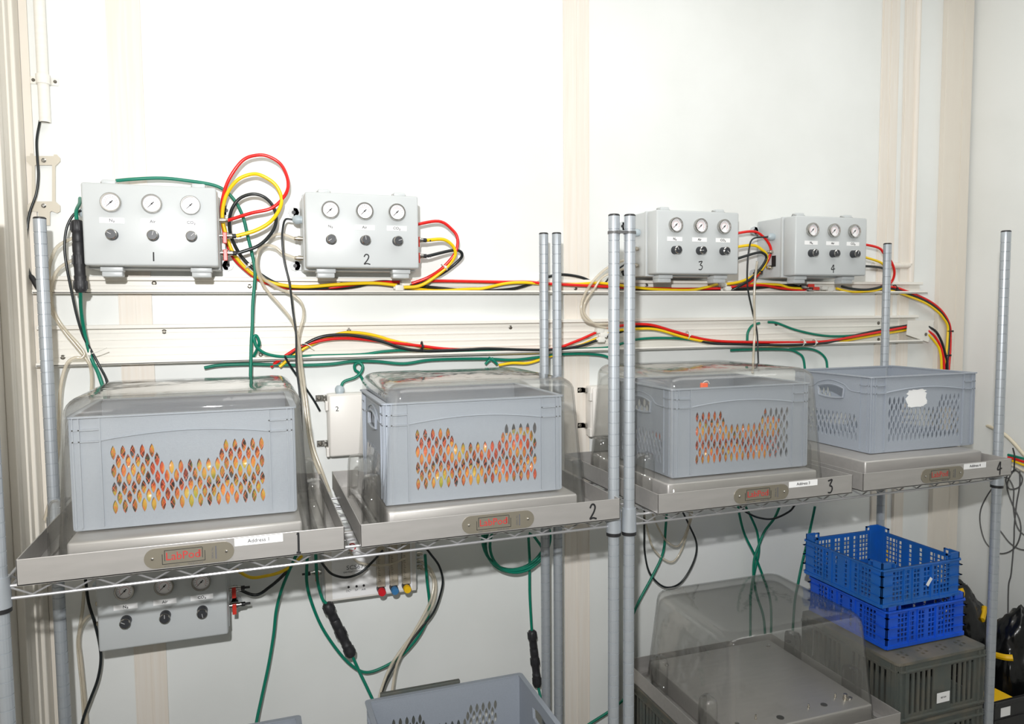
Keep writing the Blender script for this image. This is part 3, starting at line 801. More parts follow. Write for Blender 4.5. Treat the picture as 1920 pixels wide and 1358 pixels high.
control_box('5', *BX[4], 'unnumbered light grey control box below tray 1', (-60, 0, 170), latches=False, left=True)
b4 = next(o for o in COL.objects if o.get('label', '').startswith('light grey control box marked 4'))
d = ray(1451, 490); v = CAM+d*((BX[3][0]-CAM.x)/d.x)
obj('vent_slot', MB().box(BX[3][0]-.0012, BX[3][0]+.001, v.y-.010, v.y+.010, v.z-.018, v.z+.018), 'ink', b4)

# gas inlet controller below the shelf
YG = -.075
g0 = at(611, 1130, YG); g1 = at(781, 1111, YG); gz1 = at(640, 1000, YG).z
t = thing('gas_inlet_controller', 'gas inlet controller panel with red, blue and yellow knobs under tray 2', 'controller', ((g0.x+g1.x)/2, 0, g0.z))
obj('housing', MB().box(g0.x-.006, g1.x+.008, -.05, 0, g0.z-.004, gz1+.005, .003), 'box', t, True, 50)
obj('front_panel', MB().box(g0.x, g1.x, YG, -.05, g0.z, gz1, .002), 'box2', t, True, 50)
obj('front_sheet', MB().box(g0.x+.018, g1.x-.012, YG-.0008, YG, g0.z+.006, gz1-.004), 'label', t)
Y = YG-.0012
def G(px, py): return at(px, py, Y)
v = G(672, 1063); text('lettering', 'SCS6730', .0165, (v.x, Y, v.z), 'inkg', t, sx=1.1)
v = G(667, 1071.5); text('lettering', 'GAS INLET CONTROLLER', .0056, (v.x, Y, v.z), 'inkg', t, sx=1.05)
v = G(660, 1037); text('lettering', 'SYSTEM', .0062, (v.x, Y, v.z), 'inkg', t)
v = G(660, 1029); obj('red_emblem', MB().lathe([(.008, 0), (.0115, 0), (.0115, .0006), (.008, .0006)], (v.x, Y+.0004, v.z+.004), (0, -1, 0), 20, False), 'redprint', t)
for (px, py, tx) in ((653.5, 1101, 'OC\u00b2'), (668.5, 1099.5, 'N\u00b2'), (682, 1098, 'AIR')):
    v = G(px, py); obj('indicator_led', MB().lathe([(.0032, 0), (.0032, .002), (.002, .0035)], (v.x, Y, v.z), (0, -1, 0), 12), 'black', t, True)
    v = G(px, py+7.5); text('lettering', tx, .0078, (v.x, Y, v.z), 'inkg', t)
for (px, py, km) in ((713, 1104, 'kred'), (737, 1101.5, 'kblue'), (760, 1098.5, 'kyel')):
    v = G(px, py); x = v.x
    fm = obj('flow_meter', MB().box(x-.011, x+.011, Y-.022, Y, v.z+.012, gz1-.01, .002), 'tube', t)
    obj('float_tube', MB().cyl((x, Y-.012, v.z+.02), (x, Y-.012, gz1-.02), .0035, 8), 'nickel', fm)
    tm = MB()
    for k in range(14): zz = v.z+.03+k*.005; tm.box(x-.008, x-.002-(k % 3)*.0015, Y-.0226, Y-.0221, zz-.0004, zz+.0004)
    obj('scale_marks', tm, 'ink', fm)
    obj('knob_stem', MB().lathe([(.011, 0), (.011, .020)], (x, Y, v.z+.002), (0, -1, 0), 16), 'black', t, True)
    obj('flow_knob', MB().lathe([(.0105, .020), (.0105, .034), (.009, .036)], (x, Y, v.z), (0, -1, 0), 16), km, t, True)
for (px, py) in ((785, 1041), (785, 1054), (785, 1066)):
    v = at(px, py, -.04); fitting(t, g1.x+.008, -.03, v.z, 1)
v = at(600, 1078, -.05); valve(t, g0.x-.006, -.03, v.z, -1)

# ================================================================ junction boxes
def junction(px0, py0, px1, py1, label, num):
    Yj = -.055; a = at(px0, py0, Yj); b = at(px1, py1, Yj); x0, x1, z1, z0 = a.x, b.x, a.z, b.z
    t = thing('junction_box', label, 'junction box', ((x0+x1)/2, 0, z0))
    obj('body', MB().box(x0-.002, x1+.002, Yj+.012, 0, z0-.003, z1+.002, .006), 'box2', t, True, 50)
    obj('lid', MB().box(x0, x1, Yj, Yj+.011, z0, z1, .005), 'box2', t, True, 50)
    for zz in (z1-.012, z0+.030):
        hg = obj('hinge', MB().box(x0-.009, x0-.001, Yj+.002, Yj+.020, zz-.030, zz-.004, .002), 'box2', t)
        cl = obj('mounting_tab', MB().box(x0-.030, x0-.002, -.004, 0, zz-.009, zz+.009, .001).box(x0-.010, x0-.004, -.022, -.002, zz-.008, zz+.008, .001), 'chrome', t)
        obj('screw', screw_mb(x0-.021, -.004, zz, .006), 'screw', cl)
    xg = x0+.033
    if num:
        obj('cable_gland', MB().lathe([(.011, 0), (.011, .006), (.013, .006), (.013, .016), (.010, .021), (.007, .024)], (xg, Yj+.028, z1), (0, 0, 1), 12), 'gland', t, True)
        text('lettering', num, .019, (x0+.022, Yj-.0003, z1-.038), 'ink', t)
    return t
junction(616, 742, 684, 853, 'cream junction box marked 2 on the wall left of the second dome', '2')
junction(1112, 727, 1180, 815, 'cream junction box behind the dome right of the middle posts', '')

# ================================================================ hoses and cables
def cable(name, mat_, pts, r, label, cat, d=.03, group=None, sub=7, n=8):
    """pts: (px, py[, d]) with d metres off the wall"""
    out = []; dd = d
    for q in pts:
        if isinstance(q, Vector): out.append(q); continue
        if len(q) > 2: dd = q[2]
        out.append(P(q[0], q[1], dd))
    return single(name, MB().tube(catmull(out, sub), r, n), mat_, label, cat, group, True, angle=80)
HR = .0044; GR = .0042
B1x, B2x, B3x, B4x = (BX[i][0]+BW for i in range(4))
def fit_at(bi, lv, off):   # world point at a right-hand fitting of box bi
    return Vector((BX[bi][0]+BW+off, -.075 if lv == 0 else -.10, BX[bi][1]+BH*(.66, .44, .21)[lv]))
cable('gas_hose', 'red', [fit_at(0, 0, .020), (470, 400, .085), (510, 390, .09), (535, 365, .09), (540, 340, .085), (528, 310, .08), (505, 294, .08), (482, 291, .08), (455, 301, .08), (430, 335, .075), (418, 370, .065), (416, 402, .055), (421, 440, .045), (434, 477, .04), (455, 502, .035), (490, 527, .03), (540, 540, .028), (598, 542, .026), (634, 538, .028), (686, 531, .03), (750, 529, .03)], HR, 'red hose looping high beside box 1 then along the trunking', 'hose')
cable('gas_hose', 'yellow', [fit_at(0, 1, .040), (480, 432, .10), (508, 415, .10), (525, 390, .095), (527, 368, .09), (515, 345, .09), (490, 329, .09), (470, 327, .085), (445, 338, .08), (425, 365, .07), (417, 400, .06), (421, 430, .055), (435, 470, .05), (455, 497, .045), (482, 519, .042), (520, 533, .042), (570, 538, .042), (640, 533, .042), (700, 531, .042), (744, 535, .045)], HR*1.1, 'yellow hose looping beside box 1 then along the trunking', 'hose')
cable('gas_hose', 'hblack', [fit_at(0, 2, .042), (486, 460, .10), (511, 434, .095), (518, 410, .09), (512, 387, .085), (496, 370, .08), (474, 364, .08), (450, 372, .075), (435, 392, .07), (430, 418, .06), (434, 445, .05), (452, 480, .04), (478, 506, .036), (509, 527, .034), (545, 539, .032), (600, 541, .028), (660, 538, .024), (712, 528, .022), (752, 530, .022)], HR, 'black hose looping lowest beside box 1 then along the trunking', 'hose')
cable('gas_hose', 'red', [fit_at(1, 0, .002), (822, 415, .08), (848, 431, .08), (858, 449, .08), (853, 475, .075), (830, 502, .065), (803, 520, .05), (772, 532, .04)], HR, 'red hose arcing over bare wall from the second box', 'hose')
cable('gas_hose', 'yellow', [fit_at(1, 1, .040), (830, 449, .09), (846, 458, .085), (853, 470, .08), (852, 482, .075), (837, 502, .065), (806, 526, .055), (783, 537, .05), (757, 539, .045)], HR*1.1, 'yellow hose arcing over bare wall from the second box', 'hose')
cable('gas_hose', 'hblack', [fit_at(1, 2, .042), (846, 470, .08), (862, 471, .07), (866, 481, .06), (851, 497, .05), (827, 514, .045), (795, 530, .035), (765, 538, .03)], HR, 'black hose curling over bare wall from the second box', 'hose')
cable('gas_hose', 'red', [(772, 531, .03), (812, 527, .028), (941, 529, .028), (987, 529, .03), (1023, 532, .032), (1083, 535, .034), (1144, 538, .034), (1192, 540, .034), (1275, 542, .034), (1350, 541, .036)], HR, 'red hose in the upper trunking between boxes 2 and 3', 'hose')
cable('gas_hose', 'yellow', [(760, 540, .03), (820, 545, .026), (881, 542, .026), (905, 541, .028), (947, 532, .034), (984, 530, .034), (1040, 534, .022), (1090, 532, .022), (1126, 531, .03), (1168, 536, .042), (1220, 542, .042), (1290, 544, .042), (1319, 540, .042), (1345, 533, .042)], HR, 'yellow hose in the upper trunking between boxes 2 and 3', 'hose')
cable('gas_hose', 'hblack', [(766, 536, .026), (800, 538, .022), (851, 543, .02), (900, 546, .018), (952, 543, .02), (978, 538, .022), (1005, 529, .02), (1029, 519, .02), (1055, 515, .02), (1089, 520, .018), (1120, 532, .016), (1170, 540, .016), (1250, 544, .018), (1350, 545, .02)], HR, 'black hose in the upper trunking between boxes 2 and 3', 'hose')
cable('gas_hose', 'red', [fit_at(2, 0, .002), (1408, 434, .08), (1431, 444, .08), (1444, 462, .08), (1444, 478, .075), (1434, 498, .065), (1416, 521, .055), (1392, 536, .045), (1369, 538, .04)], HR, 'red hose arcing in the gap between the two right-hand boxes', 'hose')
cable('gas_hose', 'yellow', [fit_at(2, 1, .002), (1408, 460, .085), (1428, 468, .085), (1438, 481, .08), (1432, 500, .072), (1418, 514, .06), (1400, 524, .05), (1381, 530, .045), (1359, 533, .042)], HR*1.1, 'yellow hose arcing in the gap between the two right-hand boxes', 'hose')
cable('gas_hose', 'hblack', [fit_at(2, 2, .002), (1416, 475, .085), (1431, 475, .085), (1437, 484, .08), (1428, 501, .075), (1408, 523, .065), (1384, 538, .05), (1373, 544, .04)], HR, 'black hose arcing in the gap between the two right-hand boxes', 'hose')
cable('gas_hose', 'red', [(1369, 539, .036), (1400, 536, .036), (1431, 535, .036), (1460, 540, .036), (1495, 544, .036), (1512, 545, .036)], HR, 'red hose in the upper trunking left of box 4', 'hose')
cable('gas_hose', 'yellow', [(1400, 533, .03), (1426, 533, .034), (1460, 534, .036), (1479, 539, .038), (1504, 541, .04)], HR, 'yellow hose in the upper trunking left of box 4', 'hose')
cable('gas_hose', 'hblack', [(1369, 543, .02), (1400, 542, .02), (1440, 538, .018), (1480, 535, .018), (1510, 541, .02)], HR, 'black hose in the upper trunking left of box 4', 'hose')
cable('gas_hose', 'red', [fit_at(3, 0, .002), (1642, 463, .09), (1658, 476, .09), (1671, 491, .08), (1677, 510, .07), (1672, 528, .055), (1656, 540, .045), (1630, 547, .04), (1600, 549, .038), (1575, 545, .036)], HR, 'red hose arcing out of box 4 behind the thin back post', 'hose')
cable('gas_hose', 'yellow', [fit_at(3, 1, .002), (1646, 490, .09), (1660, 502, .085), (1668, 518, .07), (1664, 534, .055), (1645, 544, .045), (1619, 547, .044), (1592, 547, .042), (1568, 541, .042)], HR, 'yellow hose arcing out of box 4 behind the thin back post', 'hose')
cable('gas_hose', 'hblack', [fit_at(3, 2, .002), (1646, 501, .09), (1662, 509, .08), (1668, 522, .07), (1656, 536, .055), (1628, 543, .048), (1601, 542, .046), (1578, 537, .04)], HR, 'black hose arcing out of box 4 behind the thin back post', 'hose')
for (c_, m_, o, w_) in (('red', 'red', 0, 'outermost'), ('black', 'hblack', 4, 'in the middle'), ('yellow', 'yellow', 8, 'innermost')):
    cable('gas_hose', m_, [(1652, 537+o*.7, .03+o*.001), (1678, 539+o, .034), (1699, 546+o, .034), (1734, 560+o, .032), (1757, 575+o*1.1, .03), (1772-o*.4, 592+o*.6, .03), (1781-o*.5, 612, .03), (1782-o*.7, 637, .03), (1781-o*.9, 666, .03), (1779-o*1.2, 690, .03), (1777-o*1.2, 730, .03), (1776-o*1.2, 760, .03)], HR, '%s hose, %s of three bending down the wall at right' % (c_, w_), 'hose')
# lower run
cable('gas_hose', 'red', [(508, 688, .028), (514, 683, .03), (536, 667, .036), (567, 649, .04), (612, 637, .04), (660, 635, .038), (721, 641, .036), (781, 648, .036), (842, 655, .034), (920, 658, .03), (990, 659, .03), (1040, 654, .036), (1083, 639, .042), (1117, 624, .046)], HR, 'red hose along the lower trunking, left half', 'hose')
cable('gas_hose', 'yellow', [(524, 688, .034), (529, 684, .034), (550, 667, .036), (584, 646, .036), (636, 626, .032), (670, 624, .032), (706, 630, .032), (736, 639, .032), (769, 646, .03), (820, 656, .026), (880, 661, .022), (950, 662, .02), (1010, 661, .022), (1060, 655, .03), (1090, 647, .036), (1120, 634, .042)], HR, 'yellow hose along the lower trunking, left half', 'hose')
cable('gas_hose', 'hblack', [(538, 675, .034), (545, 665, .036), (567, 649, .04), (602, 632, .044), (645, 628, .044), (685, 633, .044), (721, 642, .044), (751, 652, .044), (793, 658, .044), (872, 656, .044), (914, 654, .044), (978, 656, .044), (1032, 656, .044), (1083, 650, .046), (1120, 638, .048)], HR, 'black hose along the lower trunking, left half', 'hose')
cable('gas_hose', 'red', [(1138, 616, .046), (1165, 611, .044), (1192, 608, .042), (1224, 610, .042), (1266, 622, .042), (1319, 636, .042), (1372, 641, .042), (1479, 642, .042), (1549, 640, .042), (1620, 628, .042), (1691, 615, .042), (1712, 611, .04)], HR, 'red hose along the lower trunking, right half', 'hose')
cable('gas_hose', 'yellow', [(1138, 624, .046), (1165, 619, .046), (1192, 617, .046), (1231, 618, .046), (1284, 633, .044), (1330, 642, .04), (1390, 648, .034), (1480, 648, .03), (1560, 643, .03), (1640, 629, .034), (1712, 617, .036)], HR, 'yellow hose along the lower trunking, right half', 'hose')
cable('gas_hose', 'hblack', [(1138, 631, .04), (1165, 622, .04), (1192, 613, .036), (1231, 615, .036), (1284, 631, .034), (1330, 643, .044), (1390, 646, .044), (1479, 647, .044), (1549, 643, .044), (1600, 630, .036), (1650, 619, .036), (1712, 609, .036)], HR, 'black hose along the lower trunking, right half', 'hose')
for (c_, m_, a, b, w_) in (('red', 'red', 0, 0, 'middle'), ('yellow', 'yellow', -5, 7, 'lower'), ('black', 'hblack', 6, -8, 'upper')):
    cable('gas_hose', m_, [(1740, 620+b, .03), (1752+a*.5, 630+b, .032), (1762+a*.6, 646+b*.6, .034), (1767+a*.8, 662, .036), (1770+a, 680, .036), (1770+a, 720, .036), (1770+a, 760, .036)], HR, '%s hose dropping from the cover plate, %s one' % (c_, w_), 'hose')
# hose tees and connectors
def tee(pts, label, s=.008):
    mb = MB()
    for (px, py, d) in pts:
        c = P(px, py, d); mb.box(c.x-s*1.3, c.x+s*1.3, c.y-s*.9, c.y+s*.9, c.z-s*.9, c.z+s*.9, .002); mb.lathe([(.005, 0), (.005, s*3.4)], c-Vector((s*1.7, 0, 0)), (1, 0, 0), 8)
    single('hose_connector', mb, 'tie', label, 'hose connector', 'white hose connectors', True, angle=35)
tee([(760, 531, .036), (748, 540, .042)], 'white hose connectors under box 2', .009)
tee([(1355, 534, .042), (1364, 541, .038)], 'white hose connectors under box 3', .008)
tee([(1545, 540, .042), (1556, 543, .040)], 'white hose connectors under box 4', .008)
tee([(1124, 620, .048), (1130, 628, .048), (1126, 637, .048), (1136, 622, .042)], 'cluster of white hose connectors left of the middle posts', .009)
v = P(1508, 541, .042); t = thing('inline_valve', 'metal valves with red levers in the upper trunking under box 4', 'valve', v)
for k in range(2):
    c = v+Vector((.002+k*.022, 0, .006-.010*k))
    b_ = obj('valve_body', MB().lathe([(.006, -.018), (.008, -.012), (.008, .012), (.006, .018)], c, (1, 0, 0), 10), 'chrome', t, True)
    obj('lever', MB().box(c.x+.005, c.x+.030, c.y-.013, c.y-.009, c.z-.002, c.z+.009, .001), 'redlever', b_)
# green cables on the wall
cable('green_cable', 'green', [(150, 372, .06), (149, 382, .10), (143, 396, .15), (144, 416, .16)], GR, 'short green cable from box 1 into the black connector', 'cable')
cable('green_cable', 'green', [(151, 546, .16), (152, 580, .12), (157, 616, .09), (165, 651, .08), (174, 679, .08), (184, 700, .09), (196, 740, .10), (200, 780, .10)], GR, 'green cable hanging below the black connector at left', 'cable')
cable('green_cable', 'green', [(217, 339, .07), (250, 336, .06), (300, 334, .055), (345, 338, .05), (400, 347, .05), (426, 361, .05), (444, 382, .05), (456, 408, .052), (463, 437, .054), (472, 474, .058), (478, 507, .06), (477, 535, .06), (474, 570, .06), (473, 610, .06), (471, 645, .06), (470, 690, .06), (468, 760, .06)], GR, 'green cable over the top of box 1 and straight down past its right side', 'cable')
cable('green_cable', 'green', [(472, 674, .03), (480, 660, .04), (486, 644, .055), (481, 630, .06), (476, 634, .062), (481, 650, .06), (492, 660, .055), (508, 666, .05), (536, 669, .045), (600, 667, .04), (676, 665, .038), (721, 659, .038), (769, 657, .036), (842, 661, .036), (902, 658, .036), (993, 659, .036), (1053, 657, .036), (1100, 654, .036), (1144, 651, .036), (1192, 637, .036), (1248, 634, .036), (1302, 638, .038), (1355, 646, .04), (1408, 646, .04), (1480, 644, .032), (1550, 640, .03), (1640, 624, .03), (1712, 613, .03)], GR, 'green cable curling up then running along inside the lower trunking', 'cable')
cable('green_cable', 'green', [(383, 690, .03), (412, 685, .032), (464, 683, .032), (512, 684, .03), (567, 685, .03), (620, 683, .03), (660, 678, .03), (706, 678, .03), (757, 682, .03), (811, 675, .03), (902, 673, .03), (962, 675, .03), (1010, 670, .03), (1050, 665, .03), (1100, 664, .03), (1135, 668, .03), (1150, 680, .03), (1155, 700, .03)], GR, 'green cable running just below the lower trunking', 'cable')
cable('green_cable', 'green', [(639, 728, .03), (645, 716, .03), (666, 708, .032), (677, 698, .034), (680, 687, .034), (673, 680, .03), (665, 685, .026), (666, 694, .024), (672, 699, .022), (680, 712, .02), (690, 730, .02)], GR, 'green cable looping into the gland of junction box 2', 'cable')
cable('green_cable', 'green', [(910, 683, .03), (917, 676, .034), (925, 672, .036)], GR, 'left short green tail crossing below the trunking behind dome 2', 'cable')
cable('green_cable', 'green', [(932, 683, .034), (926, 677, .036), (916, 671, .036)], GR, 'right short green tail crossing below the trunking behind dome 2', 'cable')
cable('gas_hose', 'yellow', [(935, 685, .025), (960, 681, .03), (990, 681, .03), (1020, 672, .03), (1045, 664, .03)], HR, 'short yellow hose below the trunking behind dome 2', 'hose')
cable('green_cable', 'green', [(1401, 640, .03), (1402, 624, .032), (1410, 611, .03), (1424, 606, .026)], GR, 'short green loop inside the lower trunking under box 4', 'cable')
cable('green_cable', 'green', [(1440, 604, .02), (1457, 606, .026), (1496, 620, .03), (1549, 630, .032), (1603, 629, .032), (1650, 621, .03), (1712, 608, .03)], GR, 'green cable sagging across the right end of the lower trunking', 'cable')
cable('green_cable', 'green', [(1370, 657, .03), (1390, 656, .03), (1440, 655, .03), (1479, 656, .03), (1496, 662, .03), (1506, 672, .03), (1510, 700, .03)], GR, 'green cable dropping behind dome 3, left of two', 'cable')
cable('green_cable', 'green', [(1480, 655, .028), (1514, 654, .03), (1535, 660, .03), (1548, 673, .03), (1551, 690, .03), (1552, 720, .03)], GR, 'green cable dropping behind crate 4, right of two', 'cable')
# clear tubes
TRD = .0040
cable('clear_tube', 'tube', [Vector((BX[0][0]-.02, -.08, BX[0][1]+BH*.43)), (111, 460, .075), (97, 484, .07), (92, 510, .065), (93, 545, .06), (95, 576, .06), (104, 597, .06), (123, 625, .06), (141, 647, .06), (160, 671, .06), (170, 690, .06), (172, 720, .06), (170, 750, .06)], TRD, 'clear tube from the upper left fitting of box 1', 'tube')
cable('clear_tube', 'tube', [Vector((BX[0][0]-.02, -.08, BX[0][1]+BH*.16)), (115, 500, .07), (101, 521, .065), (97, 545, .066), (98, 573, .068), (108, 598, .066), (126, 623, .066), (145, 644, .066), (158, 662, .066), (153, 671, .068), (141, 671, .07), (128, 679, .07), (119, 700, .07), (113, 735, .07), (111, 790, .07), (109, 850, .07), (98, 920, .07), (84, 975, .07)], TRD, 'clear tube from the lower left fitting of box 1, arching down behind the post', 'tube')
cable('clear_tube', 'tube', [Vector((BX[1][0]-.02, -.08, BX[1][1]+BH*.43)), (525, 439, .08), (504, 447, .08), (488, 462, .08), (482, 486, .08), (485, 507, .075), (494, 522, .07), (517, 538, .068), (547, 552, .068), (566, 570, .07), (569, 594, .07), (561, 624, .07), (559, 652, .07), (561, 690, .07), (570, 752, .08), (579, 820, .10), (588, 860, .12), (600, 890, .14)], TRD, 'clear tube from the upper left fitting of box 2 down between the domes', 'tube')
cable('clear_tube', 'tube', [Vector((BX[1][0]-.02, -.08, BX[1][1]+BH*.16)), (530, 475, .08), (515, 463, .08), (497, 460, .082), (485, 470, .084), (481, 490, .084), (485, 515, .08), (499, 543, .075), (526, 574, .075), (547, 601, .075), (557, 628, .075), (563, 660, .075), (566, 690, .075), (574, 750, .085), (585, 830, .11), (603, 882, .13), (618, 922, .14)], TRD, 'clear tube from the lower left fitting of box 2 down between the domes', 'tube')
cable('clear_tube', 'tube', [(1190, 484, .10), (1165, 490, .09), (1135, 505, .08), (1110, 530, .075), (1093, 560, .07), (1090, 585, .07), (1100, 602, .07), (1120, 608, .06), (1142, 607, .05)], TRD, 'clear tube looping left of the middle posts, outer one', 'tube')
cable('clear_tube', 'tube', [(1190, 500, .10), (1160, 507, .09), (1130, 520, .08), (1112, 545, .07), (1098, 565, .07), (1095, 585, .066), (1105, 600, .066), (1122, 612, .06), (1150, 616, .05)], TRD, 'clear tube looping left of the middle posts, inner one', 'tube')
cable('clear_tube', 'tube', [(1420, 490, .09), (1416, 520, .085), (1414, 560, .085), (1415, 610, .085), (1413, 660, .09), (1411, 700, .11)], TRD, 'clear tube hanging from box 4 to dome 3', 'tube')
# thin dark cables on the wall
cable('thin_cable', 'hblack', [Vector((BX[1][0]-.024, -.085, BX[1][1]+BH*.69)), (535, 412, .085), (530, 430, .088), (529, 452, .09), (533, 490, .09), (543, 533, .09), (549, 583, .085), (555, 628, .085), (556, 686, .085), (562, 740, .09), (566, 800, .10), (570, 860, .11), (575, 900, .12)], .0027, 'thin black cable from the grey gland of box 2 hanging straight down', 'cable')
cable('thin_cable', 'hblack', [(534, 668, .05), (541, 681, .045), (557, 705, .03), (586, 747, .02), (600, 771, .015)], .003, 'short black cable end slanting on the wall between the domes', 'cable')
cable('thin_cable', 'hblack', [(152, 394, .10), (137, 404, .10), (125, 428, .10), (121, 463, .10), (125, 500, .10), (134, 546, .095), (144, 592, .09), (156, 630, .085), (170, 656, .08), (188, 689, .08), (200, 715, .09), (205, 760, .10)], .0030, 'thin black cable curving from the left side of box 1', 'cable')
cable('thin_cable', 'hblack', [(75, 226, .016), (69, 262, .02), (70, 297, .024), (72, 330, .024), (68, 363, .024), (56, 398, .022), (51, 430, .02), (50, 470, .02), (52, 500, .022), (58, 518, .026), (66, 534, .03)], .0030, 'thin black cable out of the conduit down the left corner', 'cable')
a = P(57, 516, .028); b = P(72, 540, .034)
single('cable_plug', MB().lathe([(.004, 0), (.006, .006), (.0068, .03), (.0068, (b-a).length)], a, b-a, 10), 'black', 'black plug at the left end of the upper trunking', 'plug', smooth=True)
cable('thin_cable', 'hblack', [Vector((BX[3][0]-.02, -.085, BX[3][1]+BH*.69)), (1412, 448, .09), (1404, 470, .09), (1401, 505, .085), (1402, 540, .08), (1410, 580, .075), (1419, 620, .075), (1421, 660, .08), (1422, 690, .10)], .0027, 'thin dark cable from box 4 hanging down to dome 3', 'cable')
cable('thin_cable', 'hblack', [(1192, 490, .05), (1172, 496, .04), (1150, 512, .03), (1135, 530, .025)], .0027, 'thin dark cable behind the middle posts beside box 3', 'cable')
# weatherproof inline connectors
def connector(p0, p1, label, r=.0125):
    a = Vector(p0); b = Vector(p1); L = (b-a).length
    t = thing('cable_connector', label, 'cable connector', a)
    pr = [(.35, 0), (.8, .01), (1.05, .05), (1.1, .12), (1.0, .17), (.88, .18), (.95, .25), (.95, .30), (.88, .31), (1.0, .33), (1.0, .44), (.92, .46), (1.0, .48), (1.05, .60), (.92, .66), (.92, .76), (1.02, .77), (1.02, .80), (.98, .82), (1.15, .87), (1.18, .93), (.85, .99), (.4, 1.0)]
    ax = (b-a).normalized(); tt = ax.orthogonal().normalized(); bb = ax.cross(tt); mb = MB()
    for (h0, h1) in ((.03, .15), (.49, .61), (.84, .95)):
        for k in range(10):
            q = 2*PI*k/10; n_ = tt*math.cos(q)+bb*math.sin(q); mb.cyl(a+ax*L*h0+n_*r*1.08, a+ax*L*h1+n_*r*1.13, .0011, 4)
    obj('sleeve', MB().lathe([(q*r, h*L) for q, h in pr], a, b-a, 16).merge(mb), 'rubber', t, True, 50)
connector(P(144, 412, .16), P(152, 549, .16), 'black inline cable connector hanging left of box 1', .0128)
connector(P(612, 1131, .10), P(660, 1231, .10), 'black inline cable connector slanting below tray 2', .0135)
connector(P(997, 1182, .06), P(1008, 1288, .06), 'black inline cable connector hanging left of the back middle posts', .0125)
# cables below the shelf
cable('green_cable', 'green', [(556, 1040, .10), (544, 1066, .09), (528, 1106, .07), (518, 1145, .06), (513, 1190, .055), (504, 1245, .055), (491, 1306, .06), (482, 1348, .07), (478, 1375, .08)], GR, 'green cable hanging down between control box 5 and the connector', 'cable')
cable('green_cable', 'green', [(576, 1045, .08), (575, 1090, .07), (583, 1127, .06), (604, 1177, .05), (636, 1224, .05), (662, 1250, .05), (686, 1261, .05), (715, 1253, .05), (750, 1232, .055), (781, 1198, .06), (800, 1163, .065), (805, 1132, .07), (801, 1092, .08), (797, 1040, .09)], GR, 'green cable in a deep hanging loop below tray 2', 'cable')
cable('green_cable', 'green', [(592, 1040, .10), (595, 1087, .10), (604, 1122, .10), (612, 1132, .10)], GR, 'green cable entering the top of the slanting connector', 'cable')
cable('green_cable', 'green', [(660, 1229, .10), (664, 1238, .10), (673, 1258, .10), (686, 1285, .11), (700, 1315, .12), (715, 1350, .13)], GR, 'green cable leaving the bottom of the slanting connector', 'cable')
cable('thin_cable', 'hblack', [(800, 1030, .09), (808, 1040, .09), (823, 1061, .085), (830, 1087, .08), (826, 1113, .075), (813, 1148, .07), (789, 1179, .07), (763, 1213, .075), (742, 1245, .08), (723, 1280, .09), (711, 1315, .10)], .0032, 'black cable bowing out right of the gas inlet controller', 'cable')
cable('clear_tube', 'tube', [(789, 1066, .03), (805, 1074, .05), (813, 1092, .06), (808, 1124, .075), (789, 1163, .08), (763, 1208, .085), (744, 1247, .09), (736, 1290, .10), (730, 1330, .11)], TRD, 'clear tube from the side of the gas inlet controller, right one', 'tube')
cable('clear_tube', 'tube', [(789, 1054, .03), (806, 1066, .045), (817, 1092, .055), (813, 1128, .07), (793, 1166, .074), (757, 1212, .08), (732, 1250, .09), (716, 1290, .10), (706, 1330, .11)], TRD, 'clear tube from the side of the gas inlet controller, left one', 'tube')
cable('thin_cable', 'hblack', [(600, 1050, .13), (609, 1063, .13), (623, 1077, .13), (649, 1083, .13), (676, 1074, .13), (699, 1053, .13), (718, 1032, .13)], .0034, 'black hose sagging across the gas inlet controller', 'hose')
cable('clear_tube', 'tube', [(655, 1030, .12), (668, 1052, .12), (700, 1060, .12), (735, 1058, .12), (760, 1046, .12)], TRD*.8, 'clear tube sagging across the gas inlet controller', 'tube')
cable('gas_hose', 'yellow', [Vector((BX[4][0]+BW+.02, -.075, BX[4][1]+BH*.66+.0)), (470, 1083, .08), (500, 1080, .08), (526, 1073, .085), (548, 1060, .09), (566, 1043, .10)], HR, 'yellow hose from control box 5 up under tray 1', 'hose')
cable('gas_hose', 'hblack', [Vector((BX[4][0]+BW+.01, -.06, BX[4][1]+BH*.40)), (478, 1116, .06), (507, 1100, .07), (533, 1077, .08), (552, 1055, .09)], HR, 'black hose from control box 5 up under tray 1', 'hose')
cable('thin_cable', 'hblack', [(160, 1085, .07), (166, 1130, .07), (178, 1170, .065), (187, 1210, .06), (189, 1240, .06), (183, 1275, .06), (170, 1310, .065), (157, 1345, .07), (150, 1375, .075)], .0036, 'black cable hanging beside the left edge of control box 5', 'cable')
cable('clear_tube', 'tube', [(172, 1152, .05), (160, 1162, .05), (151, 1180, .05), (148, 1205, .05), (152, 1240, .05), (157, 1290, .05), (163, 1360, .05)], TRD, 'clear tube hanging left of control box 5, right one', 'tube')
cable('clear_tube', 'tube', [(158, 1100, .04), (155, 1140, .04), (150, 1175, .045), (146, 1205, .045), (149, 1245, .045), (154, 1295, .045), (158, 1360, .045)], TRD, 'clear tube hanging left of control box 5, left one', 'tube')
